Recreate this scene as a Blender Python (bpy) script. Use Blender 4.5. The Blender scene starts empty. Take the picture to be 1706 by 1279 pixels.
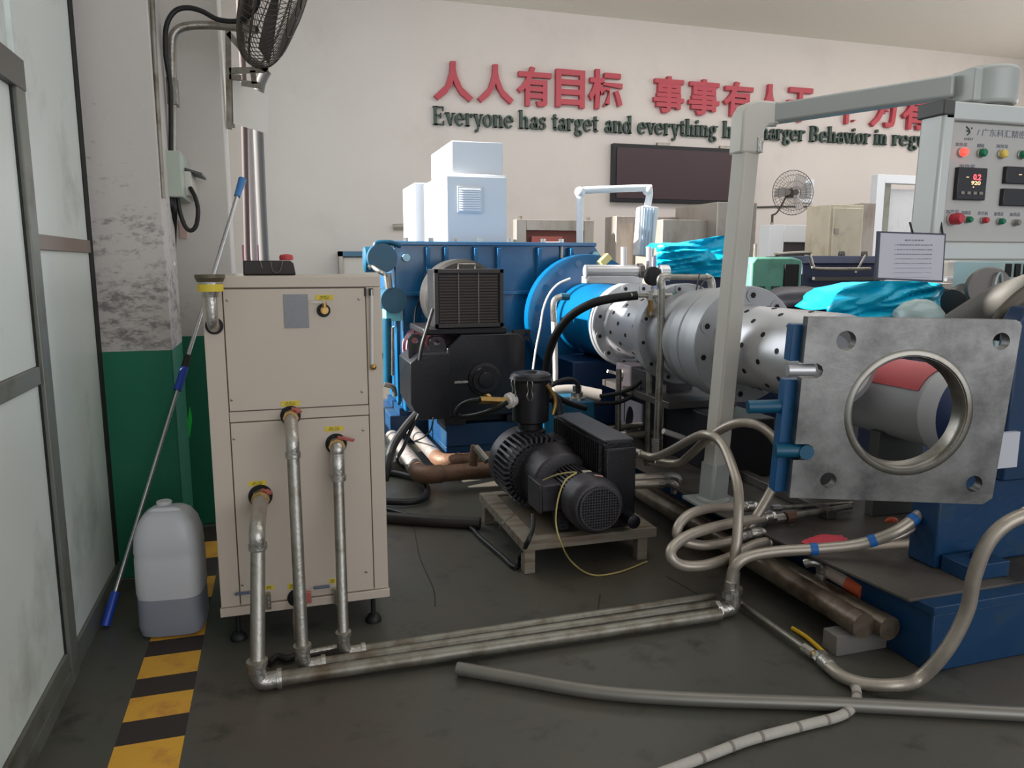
import bpy, bmesh, math, random
from mathutils import Vector, Matrix, noise
R=math.radians; PI=math.pi
SC=bpy.context.scene; COL=SC.collection
random.seed(7)
# ---------------------------------------------------------------- camera, sun, light, exposure
F=1270.0; CX,CY=853.0,639.5; H=1.5
YAW=R(17); PIT=R(8.95)
cam=bpy.data.cameras.new('camera'); cam.sensor_fit='HORIZONTAL'; cam.sensor_width=36; cam.lens=F/1706*36
cam.clip_start=.05; cam.clip_end=200
co=bpy.data.objects.new('camera',cam); COL.objects.link(co); SC.camera=co
co.location=(0,0,H); co.rotation_euler=(PI/2-PIT,0,-YAW)
SC.view_settings.view_transform='Standard'; SC.view_settings.look='None'
SC.view_settings.gamma=1; SC.view_settings.exposure=0.0; SC.view_settings.use_curve_mapping=False
w=bpy.data.worlds.new('world'); SC.world=w; w.use_nodes=True
w.node_tree.nodes['Background'].inputs[0].default_value=(.80,.90,1,1)
w.node_tree.nodes['Background'].inputs[1].default_value=.75
def light(kind,name,loc,energy,color,direction,size=None,size_y=None,angle=None,spread=None):
    l=bpy.data.lights.new(name,kind); l.energy=energy; l.color=color
    if size: l.shape='RECTANGLE'; l.size=size; l.size_y=size_y
    if angle: l.angle=angle
    if spread: l.spread=spread
    o=bpy.data.objects.new(name,l); COL.objects.link(o); o.location=loc
    o.rotation_euler=Vector(direction).to_track_quat('-Z','Y').to_euler(); return o
SUN_TO=Vector((-.84,.09,.50)).normalized()
light('SUN','sun',(-6,8,8),16,(1,.95,.88),-SUN_TO,angle=R(.8))
# daylight through the tall windows of the left wall; then added fill lamps, out of view
light('AREA','window_daylight',(-.95,7.6,3.1),150,(.95,.98,1),(1,-.12,-.15),5.0,3.6)
light('AREA','fill_above_front',(5,3.2,5.6),110,(1,.975,.95),(0,.15,-1),8,3)  # added fill from above; the ceiling has no opening
light('AREA','fill_above_back',(9.5,9.6,5.6),330,(1,.97,.945),(0,.35,-1),12,3)  # added overhead fill for the rear of the hall
light('AREA','fill_behind_camera',(3.8,-4.6,2.4),170,(1,.975,.955),(-.08,1,.2),7,3.8)  # added fill from behind the camera, source unseen
light('AREA','fill_right',(15.6,6.5,2.6),300,(1,.98,.965),(-1,0,.18),9,3.6)  # added fill from the right; the wall there is closed

def ray(px,py):
    u=px-CX; v=CY-py; s,c=math.sin(YAW),math.cos(YAW); sp,cp=math.sin(PIT),math.cos(PIT)
    return (c*u+s*(v*sp+F*cp), -s*u+c*(v*sp+F*cp), v*cp-F*sp)
def P(px,py,x=None,y=None,z=None):
    """point of the room seen at a photo position, on the plane x=, y= or z="""
    d=ray(px,py)
    t=(z-H)/d[2] if z is not None else (y/d[1] if y is not None else x/d[0])
    return Vector((d[0]*t,d[1]*t,H+d[2]*t))

# ---------------------------------------------------------------- materials
def lin(c): return tuple((x/255/12.92 if x/255<=.04045 else ((x/255+.055)/1.055)**2.4) for x in c)+(1,)
def mat(name,col,rough=.5,metal=0,var=.12,scale=6,bump=0,bscale=40,col2=None,mix=(.45,.65),mscale=3,emit=None,estr=1,coat=0,stretch=None,rvar=.1,spec=None):
    m=bpy.data.materials.new(name); m.use_nodes=True; N=m.node_tree.nodes; L=m.node_tree.links; b=N['Principled BSDF']
    tc=N.new('ShaderNodeTexCoord'); mp=N.new('ShaderNodeMapping'); L.new(tc.outputs['Object'],mp.inputs[0])
    if stretch: mp.inputs['Scale'].default_value=stretch
    n=N.new('ShaderNodeTexNoise'); n.inputs['Scale'].default_value=scale; n.inputs['Detail'].default_value=5; L.new(mp.outputs[0],n.inputs[0])
    base=lin(col)
    mx=N.new('ShaderNodeMix'); mx.data_type='RGBA'
    mx.inputs[6].default_value=tuple(c*(1-var) for c in base[:3])+(1,); mx.inputs[7].default_value=tuple(min(1,c*(1+var)) for c in base[:3])+(1,)
    L.new(n.outputs[0],mx.inputs[0]); out=mx.outputs[2]
    if col2:
        n2=N.new('ShaderNodeTexNoise'); n2.inputs['Scale'].default_value=mscale; n2.inputs['Detail'].default_value=8; n2.inputs['Roughness'].default_value=.65; L.new(mp.outputs[0],n2.inputs[0])
        mr=N.new('ShaderNodeMapRange'); mr.inputs[1].default_value=mix[0]; mr.inputs[2].default_value=mix[1]; L.new(n2.outputs[0],mr.inputs[0])
        m2=N.new('ShaderNodeMix'); m2.data_type='RGBA'; L.new(mr.outputs[0],m2.inputs[0]); L.new(out,m2.inputs[6]); m2.inputs[7].default_value=lin(col2); out=m2.outputs[2]
    L.new(out,b.inputs['Base Color'])
    r=N.new('ShaderNodeMapRange'); r.inputs[3].default_value=max(0,rough-rvar); r.inputs[4].default_value=min(1,rough+rvar); L.new(n.outputs[0],r.inputs[0]); L.new(r.outputs[0],b.inputs['Roughness'])
    b.inputs['Metallic'].default_value=metal
    if coat: b.inputs['Coat Weight'].default_value=coat; b.inputs['Coat Roughness'].default_value=.15
    if spec is not None: b.inputs['Specular IOR Level'].default_value=spec
    if bump:
        n3=N.new('ShaderNodeTexNoise'); n3.inputs['Scale'].default_value=bscale; n3.inputs['Detail'].default_value=4; L.new(mp.outputs[0],n3.inputs[0])
        bp=N.new('ShaderNodeBump'); bp.inputs['Strength'].default_value=bump; bp.inputs['Distance'].default_value=.02; L.new(n3.outputs[0],bp.inputs['Height']); L.new(bp.outputs[0],b.inputs['Normal'])
    if emit: b.inputs['Emission Color'].default_value=lin(emit); b.inputs['Emission Strength'].default_value=estr
    return m
M=dict(
 wall=mat('wall_plaster',(214,206,200),.9,var=.05,scale=1.2,bump=.15,bscale=8,col2=(202,193,187),mix=(.55,.85),mscale=.8),
 ceil=mat('ceiling_paint',(226,223,212),.9,var=.03),
 cream=mat('cream_enamel',(198,184,170),.42,var=.025,scale=3),
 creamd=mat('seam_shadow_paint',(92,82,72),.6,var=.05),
 galv=mat('galvanized_pipe',(158,154,146),.38,.85,var=.22,scale=25,bump=.1,bscale=60,col2=(108,92,76),mix=(.5,.75),mscale=9),
 galvd=mat('dirty_floor_pipe',(140,136,126),.45,.6,var=.2,scale=18,col2=(92,76,58),mix=(.45,.7),mscale=7),
 brass=mat('brass_fitting',(176,142,88),.35,.9,var=.2,scale=30),
 fit=mat('bright_fitting',(186,182,176),.3,.9,var=.15,scale=30,bump=.15,bscale=90),
 redh=mat('red_handle',(176,96,88),.5,var=.1),
 yel=mat('yellow_label',(216,192,60),.6,var=.06,scale=20),
 ink=mat('label_ink',(70,62,30),.7),
 plate=mat('nameplate_metal',(118,118,120),.4,.7,var=.25,scale=60,stretch=(1,1,6)),
 blk=mat('black_paint',(17,17,24),.36,var=.25,scale=9,bump=.05,bscale=60),
 blk2=mat('black_cast',(26,25,30),.5,.2,var=.3,scale=18,bump=.25,bscale=70),
 pumpg=mat('charcoal_casting',(66,63,68),.42,.45,var=.15,scale=12,bump=.1,bscale=80,col2=(84,70,60),mix=(.55,.8)),
 rub=mat('black_rubber',(15,15,17),.55,var=.2,scale=30),
 blue=mat('machine_blue',(0,96,146),.3,var=.15,scale=4,coat=.35),
 blued=mat('base_blue',(6,54,92),.42,var=.2,scale=5,bump=.08,col2=(40,64,70),mix=(.55,.75),mscale=5),
 teal=mat('teal_casting',(4,80,110),.4,var=.2,scale=6),
 deck=mat('oily_deck_plate',(88,82,76),.5,.15,var=.3,scale=3,col2=(52,46,42),mix=(.45,.65),mscale=2.5,bump=.1),
 silver=mat('machined_steel',(206,206,210),.34,.6,var=.06,scale=8,stretch=(1,14,1)),
 silver2=mat('flange_steel',(178,180,184),.42,.5,var=.06,scale=10),
 hole=mat('plug_recess',(34,32,34),.5,.5),
 steel=mat('scuffed_plate_steel',(134,134,132),.38,.85,var=.30,scale=2.2,bump=.03,bscale=45,col2=(80,80,79),mix=(.40,.66),mscale=3.0,rvar=.18),
 steelr=mat('turned_bore_steel',(140,137,130),.3,.9,var=.2,scale=8,col2=(110,98,84),mix=(.5,.75),mscale=6),
 post=mat('grey_arm_enamel',(200,196,188),.45,var=.03,scale=3),
 arm=mat('alu_arm_enamel',(176,180,178),.4,.1,var=.03,scale=3),
 hmi=mat('control_face',(186,184,182),.5,var=.02,scale=3),
 hmip=mat('box_profile',(200,204,202),.35,.15,var=.03),
 dkgrey=mat('dark_grey_metal',(84,84,82),.5,.3,var=.1),
 white=mat('white_enamel',(226,230,236),.45,var=.03,scale=3),
 whiteb=mat('grey_white_enamel',(202,206,212),.45,var=.03,scale=2),
 stain=mat('dull_stainless',(176,168,160),.42,.55,var=.12,scale=4,col2=(140,122,112),mix=(.5,.75),mscale=3,stretch=(1,1,.4)),
 creamb=mat('aged_cream_box',(208,198,178),.5,var=.12,scale=4,col2=(170,160,140),mix=(.5,.75)),
 screen=mat('led_board_face',(62,40,46),.45,var=.15,scale=3,stretch=(1,1,12)),
 alu=mat('aluminium_trim',(122,124,116),.45,.45,var=.15,scale=14,col2=(90,84,74),mix=(.5,.7)),
 panel=mat('sandwich_panel',(212,218,214),.35,var=.05,scale=2,col2=(150,158,148),mix=(.55,.8),mscale=1.6),
 red=mat('red_letter',(182,68,80),.5,var=.08,scale=3),
 grn=mat('dark_green_letter',(58,76,68),.5,var=.1),
 green=mat('green_cast_machine',(92,150,130),.5,var=.2,scale=4,col2=(60,98,88),mix=(.5,.75)),
 navy=mat('dark_navy_machine',(44,52,80),.45,var=.25,scale=4),
 tarp=mat('cyan_tarpaulin',(0,176,214),.38,var=.1,scale=7,bump=.2,bscale=14),
 wood=mat('dirty_pallet_wood',(132,124,110),.75,var=.2,scale=8,stretch=(1,8,8),col2=(100,76,60),mix=(.45,.7),mscale=3,bump=.2),
 woodd=mat('dark_timber',(96,84,70),.8,var=.2,scale=8),
 hose=mat('braided_hose',(176,166,154),.42,.6,var=.12,scale=40),
 oil=mat('greasy_oil_pipe',(120,108,94),.38,.5,var=.3,scale=7,col2=(70,54,40),mix=(.42,.65),mscale=5,bump=.08),
 foil=mat('foil_insulation',(158,150,146),.38,.5,var=.12,scale=14,bump=.5,bscale=30),
 rust=mat('rusty_insulation',(120,88,68),.6,.2,var=.25,scale=9,col2=(76,60,48),mix=(.45,.7),bump=.2),
 btape=mat('blue_tape',(20,96,170),.5), ylw=mat('yellow_stick',(214,170,30),.5),
 blueg=mat('blue_grip',(28,66,168),.4,var=.1), pole=mat('pole_alloy',(190,190,192),.25,.9,var=.1),
 pvc=mat('white_pipe',(214,208,204),.4,var=.05), brown=mat('brown_pipe',(78,62,60),.6,var=.1),
 boxg=mat('grey_green_box',(172,182,170),.5,var=.05), boxw=mat('offwhite_sheet',(204,200,192),.5,var=.02),
 fan=mat('dusty_fan_wire',(82,74,68),.55,.4,var=.3,scale=20), fanb=mat('fan_blade',(70,64,62),.5,.3),
 paper=mat('notice_paper',(196,196,206),.6,var=.02), pframe=mat('notice_frame',(66,70,88),.5),
 txt=mat('print_grey',(126,128,140),.7), blackt=mat('black_floor_paint',(52,42,38),.6,var=.2,scale=9),
 yelt=mat('yellow_floor_paint',(222,166,56),.55,var=.08,scale=9,col2=(176,112,60),mix=(.5,.75),mscale=6),
 lred=mat('red_indicator_lens',(255,90,80),.3,emit=(255,60,50),estr=2.2), lgrn=mat('green_lens',(20,120,84),.25),
 lamb=mat('amber_lens',(232,200,96),.3), lrd=mat('red_knob',(196,52,66),.35), lgy=mat('grey_knob',(136,132,126),.4),
 disp=mat('display_black',(34,28,32),.25), seg=mat('red_segments',(255,90,90),.4,emit=(255,70,80),estr=3.0), segw=mat('white_segments',(240,220,170),.4,emit=(240,200,150),estr=1.0),
 rag=mat('pink_red_rag',(214,70,84),.7), orange=mat('orange_tape',(206,92,56),.6), cardb=mat('pinkish_card',(190,170,160),.7),
 tray=mat('black_plastic_tray',(42,36,36),.55), redb=mat('red_box',(190,60,64),.5),
 gasc=mat('pale_green_cast',(158,178,178),.45,.2,var=.12), grim=mat('grimy_steel',(96,92,90),.4,.6,var=.25,scale=6),
 jug=mat('milky_plastic',(206,208,212),.45,var=.03), drum=mat('light_grey_drum',(186,188,192),.45,.15,var=.04), marble=mat('shiny_green_mark',(40,230,90),.5),
)
def floor_mat():
    m=mat('painted_floor',(80,79,72),.42,var=.2,scale=.9,bump=.06,bscale=25,col2=(88,74,64),mix=(.45,.7),mscale=.7,rvar=.12)
    N=m.node_tree.nodes; L=m.node_tree.links; b=N['Principled BSDF']; src=b.inputs['Base Color'].links[0].from_socket
    tc=N.new('ShaderNodeTexCoord')
    n=N.new('ShaderNodeTexNoise'); n.inputs['Scale'].default_value=5; n.inputs['Detail'].default_value=10; n.inputs['Roughness'].default_value=.7; L.new(tc.outputs['Object'],n.inputs[0])
    mr=N.new('ShaderNodeMapRange'); mr.inputs[1].default_value=.55; mr.inputs[2].default_value=.72; L.new(n.outputs[0],mr.inputs[0])
    mx=N.new('ShaderNodeMix'); mx.data_type='RGBA'; L.new(mr.outputs[0],mx.inputs[0]); L.new(src,mx.inputs[6]); mx.inputs[7].default_value=lin((44,42,40)); L.new(mx.outputs[2],b.inputs['Base Color'])
    return m
M['floor']=floor_mat()
def dado(name,upper,dirt,lo,hi):      # green paint below 1.1 m, black mildew blotches above it
    m=mat(name,upper,.7,var=.05,scale=3,bump=.1,bscale=12)
    N=m.node_tree.nodes; L=m.node_tree.links; b=N['Principled BSDF']; src=b.inputs['Base Color'].links[0].from_socket
    g=N.new('ShaderNodeNewGeometry'); s=N.new('ShaderNodeSeparateXYZ'); L.new(g.outputs['Position'],s.inputs[0])
    n=N.new('ShaderNodeTexNoise'); n.inputs['Scale'].default_value=11; n.inputs['Detail'].default_value=12; n.inputs['Roughness'].default_value=.8
    mp=N.new('ShaderNodeMapping'); mp.inputs['Scale'].default_value=(1,1,2); L.new(g.outputs['Position'],mp.inputs[0]); L.new(mp.outputs[0],n.inputs[0])
    fade=N.new('ShaderNodeMapRange'); fade.inputs[1].default_value=hi; fade.inputs[2].default_value=lo; fade.inputs[3].default_value=-.06; fade.inputs[4].default_value=.1; L.new(s.outputs[2],fade.inputs[0])
    ad=N.new('ShaderNodeMath'); ad.operation='ADD'; L.new(n.outputs[0],ad.inputs[0]); L.new(fade.outputs[0],ad.inputs[1])
    mr=N.new('ShaderNodeMapRange'); mr.inputs[1].default_value=.56; mr.inputs[2].default_value=.68; mr.inputs[4].default_value=dirt; L.new(ad.outputs[0],mr.inputs[0])
    mx=N.new('ShaderNodeMix'); mx.data_type='RGBA'; L.new(mr.outputs[0],mx.inputs[0]); L.new(src,mx.inputs[6]); mx.inputs[7].default_value=lin((96,88,88))
    lt=N.new('ShaderNodeMath'); lt.operation='LESS_THAN'; lt.inputs[1].default_value=1.1; L.new(s.outputs[2],lt.inputs[0])
    m2=N.new('ShaderNodeMix'); m2.data_type='RGBA'; L.new(lt.outputs[0],m2.inputs[0]); L.new(mx.outputs[2],m2.inputs[6]); m2.inputs[7].default_value=lin((22,112,84)); L.new(m2.outputs[2],b.inputs['Base Color'])
    return m
M['col']=dado('column_paint',(196,190,186),.75,1.2,2.3)
M['wleft']=dado('side_wall_paint',(208,202,196),.25,1.1,1.6)
def glassy(name,col,rough,alpha_t):
    m=bpy.data.materials.new(name); m.use_nodes=True; b=m.node_tree.nodes['Principled BSDF']
    b.inputs['Base Color'].default_value=lin(col); b.inputs['Roughness'].default_value=rough; b.inputs['Transmission Weight'].default_value=alpha_t; b.inputs['IOR'].default_value=1.2
    n=m.node_tree.nodes.new('ShaderNodeTexNoise'); n.inputs['Scale'].default_value=4
    mr=m.node_tree.nodes.new('ShaderNodeMapRange'); mr.inputs[3].default_value=rough-.05; mr.inputs[4].default_value=rough+.05
    m.node_tree.links.new(n.outputs[0],mr.inputs[0]); m.node_tree.links.new(mr.outputs[0],b.inputs['Roughness']); return m
M['jugt']=glassy('translucent_plastic',(206,208,212),.4,.8)
M['glass']=glassy('window_glass',(220,228,226),.15,.8)

# ---------------------------------------------------------------- mesh builder
def frame_of(d):
    d=Vector(d).normalized(); a=Vector((0,0,1)) if abs(d.z)<.9 else Vector((1,0,0))
    u=d.cross(a).normalized(); return d,u,d.cross(u).normalized()
class MB:
    def __init__(s): s.v=[]; s.f=[]
    def add(s,vs,fs):
        n=len(s.v); s.v+= [Vector(v) for v in vs]; s.f+=[tuple(i+n for i in f) for f in fs]; return s
    def box(s,x0,x1,y0,y1,z0,z1):
        if x0>x1:x0,x1=x1,x0
        if y0>y1:y0,y1=y1,y0
        if z0>z1:z0,z1=z1,z0
        return s.add([(x0,y0,z0),(x1,y0,z0),(x1,y1,z0),(x0,y1,z0),(x0,y0,z1),(x1,y0,z1),(x1,y1,z1),(x0,y1,z1)],
          [(0,3,2,1),(4,5,6,7),(0,1,5,4),(1,2,6,5),(2,3,7,6),(3,0,4,7)])
    def obox(s,a,b,wd,ht,up=(0,0,1)):      # beam from a to b
        a,b=Vector(a),Vector(b); d=(b-a).normalized(); u=d.cross(Vector(up)).normalized(); t=u.cross(d)
        o=[(-wd/2,-ht/2),(wd/2,-ht/2),(wd/2,ht/2),(-wd/2,ht/2)]
        return s.add([p+u*i+t*j for p in (a,b) for i,j in o],[(0,1,2,3),(7,6,5,4),(0,4,5,1),(1,5,6,2),(2,6,7,3),(3,7,4,0)])
    def lathe(s,c,axis,prof,n=32,cap=True):   # prof: (distance along axis, radius)
        d,u,t=frame_of(axis); c=Vector(c); vs=[];fs=[]
        for h,r in prof:
            for k in range(n):
                a=2*PI*k/n; vs.append(c+d*h+(u*math.cos(a)+t*math.sin(a))*r)
        m=len(prof)
        for i in range(m-1):
            for k in range(n): fs.append((i*n+k,i*n+(k+1)%n,(i+1)*n+(k+1)%n,(i+1)*n+k))
        if cap: fs.append(tuple(reversed(range(n)))); fs.append(tuple(range((m-1)*n,m*n)))
        return s.add(vs,fs)
    def cyl(s,a,b,r,r2=None,n=24):
        a,b=Vector(a),Vector(b); L=(b-a).length; return s.lathe(a,b-a,[(0,r),(L,r if r2 is None else r2)],n)
    def ringd(s,c,axis,ro,ri,h,n=48):        # flat ring, square section
        return s.lathe(c,axis,[(0,ri),(0,ro),(h,ro),(h,ri),(0,ri)],n,cap=False)
    def tube(s,pts,r,n=12,smooth=True,sub=6,cyc=False,ripple=0,rp=.02,rib=0):
        pts=[Vector(p) for p in pts]
        if smooth and len(pts)>2: pts=spline(pts,sub,cyc)
        if ripple:
            L=0; q=[pts[0]]
            tot=sum((pts[i+1]-pts[i]).length for i in range(len(pts)-1)); nn=max(8,int(tot/rp*2)); q=resample(pts,nn); pts=q
        m=len(pts); u=None; vs=[];fs=[]
        for i,p in enumerate(pts):
            a=pts[(i-1)%m] if cyc or i>0 else p; b=pts[(i+1)%m] if cyc or i<m-1 else p
            d=(b-a).normalized() if (b-a).length>1e-9 else Vector((0,0,1))
            if u is None: _,u,t=frame_of(d)
            u=(u-d*u.dot(d)).normalized(); t=d.cross(u)
            rr=r*(1+(ripple if i%2 else 0))
            for k in range(n):
                g=2*PI*k/n; vs.append(p+(u*math.cos(g)+t*math.sin(g))*rr*(1-(rib if k%2 else 0)))
        for i in range(m if cyc else m-1):
            j=(i+1)%m
            for k in range(n): fs.append((i*n+k,i*n+(k+1)%n,j*n+(k+1)%n,j*n+k))
        if not cyc: fs.append(tuple(reversed(range(n)))); fs.append(tuple(range((m-1)*n,m*n)))
        return s.add(vs,fs)
    def prism(s,poly,d):                     # planar polygon (3-D points) pushed along d
        n=len(poly); p=[Vector(q) for q in poly]; d=Vector(d)
        return s.add(p+[q+d for q in p],[tuple(reversed(range(n))),tuple(range(n,2*n))]+[(i,(i+1)%n,n+(i+1)%n,n+i) for i in range(n)])
    def sphere(s,c,r,n=16,sz=1):
        return s.lathe(Vector(c)-Vector((0,0,r*sz)),(0,0,1),[(r*sz*(1-math.cos(PI*i/8)),max(1e-4,r*math.sin(PI*i/8))) for i in range(9)],n)
    def mesh(s,name,off=Vector((0,0,0))):
        me=bpy.data.meshes.new(name); me.from_pydata([v-off for v in s.v],[],s.f); me.update()
        bm=bmesh.new(); bm.from_mesh(me); bmesh.ops.recalc_face_normals(bm,faces=bm.faces); bm.to_mesh(me); bm.free(); return me
def spline(p,sub,cyc=False):
    out=[];n=len(p)
    for i in range(n if cyc else n-1):
        if cyc: a,b,c,d=p[i-1],p[i],p[(i+1)%n],p[(i+2)%n]
        else: a,b,c,d=p[max(i-1,0)],p[i],p[i+1],p[min(i+2,n-1)]
        for k in range(sub):
            t=k/sub; out.append(.5*((2*b)+(c-a)*t+(2*a-5*b+4*c-d)*t*t+(3*b-a-3*c+d)*t**3))
    if not cyc: out.append(p[-1])
    return out
def resample(p,n):
    L=[0]
    for i in range(len(p)-1): L.append(L[-1]+(p[i+1]-p[i]).length)
    out=[];j=0
    for k in range(n+1):
        t=L[-1]*k/n
        while j<len(p)-2 and L[j+1]<t: j+=1
        seg=max(L[j+1]-L[j],1e-9); out.append(p[j].lerp(p[j+1],min(1,(t-L[j])/seg)))
    return out
def root_of(o):
    while o.parent: o=o.parent
    return o
def obj(name,mb,m,parent=None,label=None,bevel=0,local=False,ang=35,kind=None):
    off=Vector((0,0,0))
    if parent is not None and not local: off=root_of(parent).location
    me=mb.mesh(name,off) if isinstance(mb,MB) else mb
    me.materials.clear(); me.materials.append(M[m] if isinstance(m,str) else m)
    me.shade_smooth(); me.set_sharp_from_angle(angle=R(ang))
    o=bpy.data.objects.new(name,me); COL.objects.link(o)
    if parent is not None: o.parent=parent
    if label: o['label']=label
    if kind: o['kind']=kind
    if bevel:
        b=o.modifiers.new('bevel','BEVEL'); b.width=bevel; b.segments=2; b.limit_method='ANGLE'; b.angle_limit=R(40)
    return o
def thing(name,label,cat,loc=(0,0,0),group=None,rot=None):
    o=bpy.data.objects.new(name,None); COL.objects.link(o); o.location=loc; o.empty_display_size=.1
    if rot: o.rotation_euler=rot
    o['label']=label; o['category']=cat
    if group: o['group']=group
    return o
def single(name,mb,m,label,cat,group=None,bevel=0,kind=None):
    o=obj(name,mb,m,None,label,bevel,kind=kind); o['category']=cat
    if group: o['group']=group
    return o
def struct(name,mb,m,parent=None,bevel=0):
    o=obj(name,mb,m,parent,bevel=bevel)
    if parent is None: o['kind']='structure'
    return o
def dup(o,loc=None,parent=None,label=None,group=None):
    c=o.copy(); COL.objects.link(c)
    if parent is not None: c.parent=parent
    if loc is not None: c.location=loc
    if label: c['label']=label
    if group: c['group']=group
    for ch in o.children: dup(ch,parent=c)
    return c
def shape2d(loops,th,fn):
    """flat plate with holes: loops of (u,v); fn maps (u,v,w) to 3-D; thickness th along w"""
    from mathutils.geometry import tessellate_polygon
    L=[[Vector((p[0],p[1],0)) for p in q] for q in loops]; flat=[p for q in L for p in q]; N=len(flat); mb=MB()
    tri=[t for t in tessellate_polygon(L)]
    mb.v=[fn(p.x,p.y,-th/2) for p in flat]+[fn(p.x,p.y,th/2) for p in flat]
    mb.f=[tuple(t) for t in tri]+[tuple(i+N for i in reversed(t)) for t in tri]
    o=0
    for q in L:
        n=len(q)
        for i in range(n): mb.f.append((o+i,o+(i+1)%n,N+o+(i+1)%n,N+o+i))
        o+=n
    return mb
def circ(u,v,r,n=48): return [(u+r*math.cos(2*PI*k/n),v+r*math.sin(2*PI*k/n)) for k in range(n)]
def merged(mb):     # weld doubled verts of a shape2d result
    bm=bmesh.new(); me=mb.mesh('t'); bm.from_mesh(me); bmesh.ops.remove_doubles(bm,verts=bm.verts,dist=1e-5); bmesh.ops.recalc_face_normals(bm,faces=bm.faces)
    out=MB(); out.v=[v.co.copy() for v in bm.verts]; out.f=[tuple(v.index for v in f.verts) for f in bm.faces]; bm.free(); return out
def text_mb(s,bx,th=.03,off=.0,align=None):
    """built-in font text fitted to world rect bx=(x0,x1,z0,z1,yfront), facing -Y"""
    cu=bpy.data.curves.new('t','FONT'); cu.body=s; cu.offset=off; cu.resolution_u=3
    o=bpy.data.objects.new('t',cu); me=bpy.data.meshes.new_from_object(o); bpy.data.objects.remove(o)
    vs=[v.co for v in me.vertices]; mb=MB()
    if not vs: return mb
    x0=min(v.x for v in vs);x1=max(v.x for v in vs);y0=min(v.y for v in vs);y1=max(v.y for v in vs)
    X0,X1,Z0,Z1,Y=bx
    bm=bmesh.new(); bm.from_mesh(me); bmesh.ops.remove_doubles(bm,verts=bm.verts,dist=1e-5)
    g=bmesh.ops.extrude_face_region(bm,geom=bm.faces[:]); nv=[e for e in g['geom'] if isinstance(e,bmesh.types.BMVert)]
    for v in nv: v.co.z=1
    bm.verts.index_update()
    mb.v=[Vector((X0+(v.co.x-x0)/(x1-x0)*(X1-X0),Y+th*(1-v.co.z),Z0+(v.co.y-y0)/(y1-y0)*(Z1-Z0))) for v in bm.verts]
    mb.f=[tuple(v.index for v in f.verts) for f in bm.faces]; bm.free(); return mb

# ================================================================ STRUCTURE
YB=13.0; CZ=5.74; YC=3.88
struct('floor',MB().box(-2.2,16,-5,YB+.3,-.1,0),'floor')
struct('ceiling',MB().box(-.9,16,-5,YB+.3,CZ,CZ+.15),'ceil')
struct('wall_back',MB().box(-.9,16,YB,YB+.25,0,CZ),'wall')
struct('wall_right',MB().box(15.8,16.05,-5,YB,0,CZ),'wall')
wl=MB()
wl.box(-.95,-.72,YC+.02,5.08,0,CZ); wl.box(-.95,-.72,5.08,12.5,0,1.05); wl.box(-.95,-.72,5.08,12.5,5.2,CZ); wl.box(-.95,-.72,12.5,YB,0,CZ); wl.box(-.95,-.72,9.6,9.85,1.05,5.2)
wl.box(-1.2,-1.0,-5,YC-.05,2.62,CZ)
struct('wall_left',wl,'wleft')
c1=MB().box(-.789,-.487,YC,YC+.42,0,CZ); struct('wall_left_column_front',c1,'col',bevel=.006)
c2=MB().box(-.72,-.238,4.6,5.0,0,CZ); struct('wall_left_column_rear',c2,'wleft',bevel=.006)
# floor joints
fj=MB()
for px in ([(690,880),(700,930),(722,980),(725,1010)],[(1110,960),(1180,1000)],[(1000,990),(990,1060)]):
    q=[P(a,b,z=.0005) for a,b in px]; fj.tube(q,.003,5,sub=3)
struct('trim_floor_crack',fj,'blackt')

# left partition: sandwich panel wall with an aluminium framed door
XP=-.787
pw=thing('wall_left_partition','','wall',(XP,2.5,0)); del pw['label']; del pw['category']; pw['kind']='structure'
def px_(y0,y1,z0,z1,xa=-.05,xb=0): return MB().box(XP+xa,XP+xb,y0,y1,z0,z1)
obj('panel',px_(2.99,3.80,1.60,3.3,-.05,0),'panel',pw,bevel=.003)
obj('panel',px_(2.99,3.80,.10,1.55,-.05,0),'panel',pw,bevel=.003)
obj('panel',px_(-1.5,2.93,2.16,3.3,-.05,0),'panel',pw,bevel=.003)
obj('joint_rail',px_(2.97,3.80,1.548,1.602,-.05,.010),mat('weathered_rail',(138,122,112),.5,.3),pw,bevel=.002)
obj('gap_strip',px_(3.80,3.879,0,3.3,-.12,.004),mat('gap_shade',(30,31,28),.8),pw)  # shade of the gap beside the column, put in as a dark strip
obj('base_channel',px_(2.9,3.86,0,.10,-.05,.012),'alu',pw,bevel=.002)
obj('base_channel',px_(-1.5,2.9,0,.06,-.05,.02),'alu',pw,bevel=.002)
door=thing('door_1','','door',(XP,2.0,0)); del door['label']; del door['category']; door['kind']='structure'
obj('jamb',px_(2.90,2.99,.0,2.16,-.05,.022),'alu',door,bevel=.004)
obj('head_frame',px_(-1.4,2.99,2.06,2.16,-.05,.026),mat('door_head',(104,102,96),.5,.4),door,bevel=.004)
obj('door_leaf',px_(-1.3,2.885,.13,1.10,-.045,.004),'panel',door,bevel=.003)
obj('door_leaf',px_(-1.3,2.885,1.16,2.06,-.045,.004),'panel',door,bevel=.003)
obj('mid_rail',px_(-1.3,2.885,1.10,1.16,-.045,.014),'alu',door,bevel=.003)
obj('kick_rail',px_(-1.3,2.885,.03,.13,-.045,.016),'alu',door,bevel=.003)
obj('closing_strip',px_(2.883,2.90,.03,2.06,-.045,.008),'rub',door)

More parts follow.
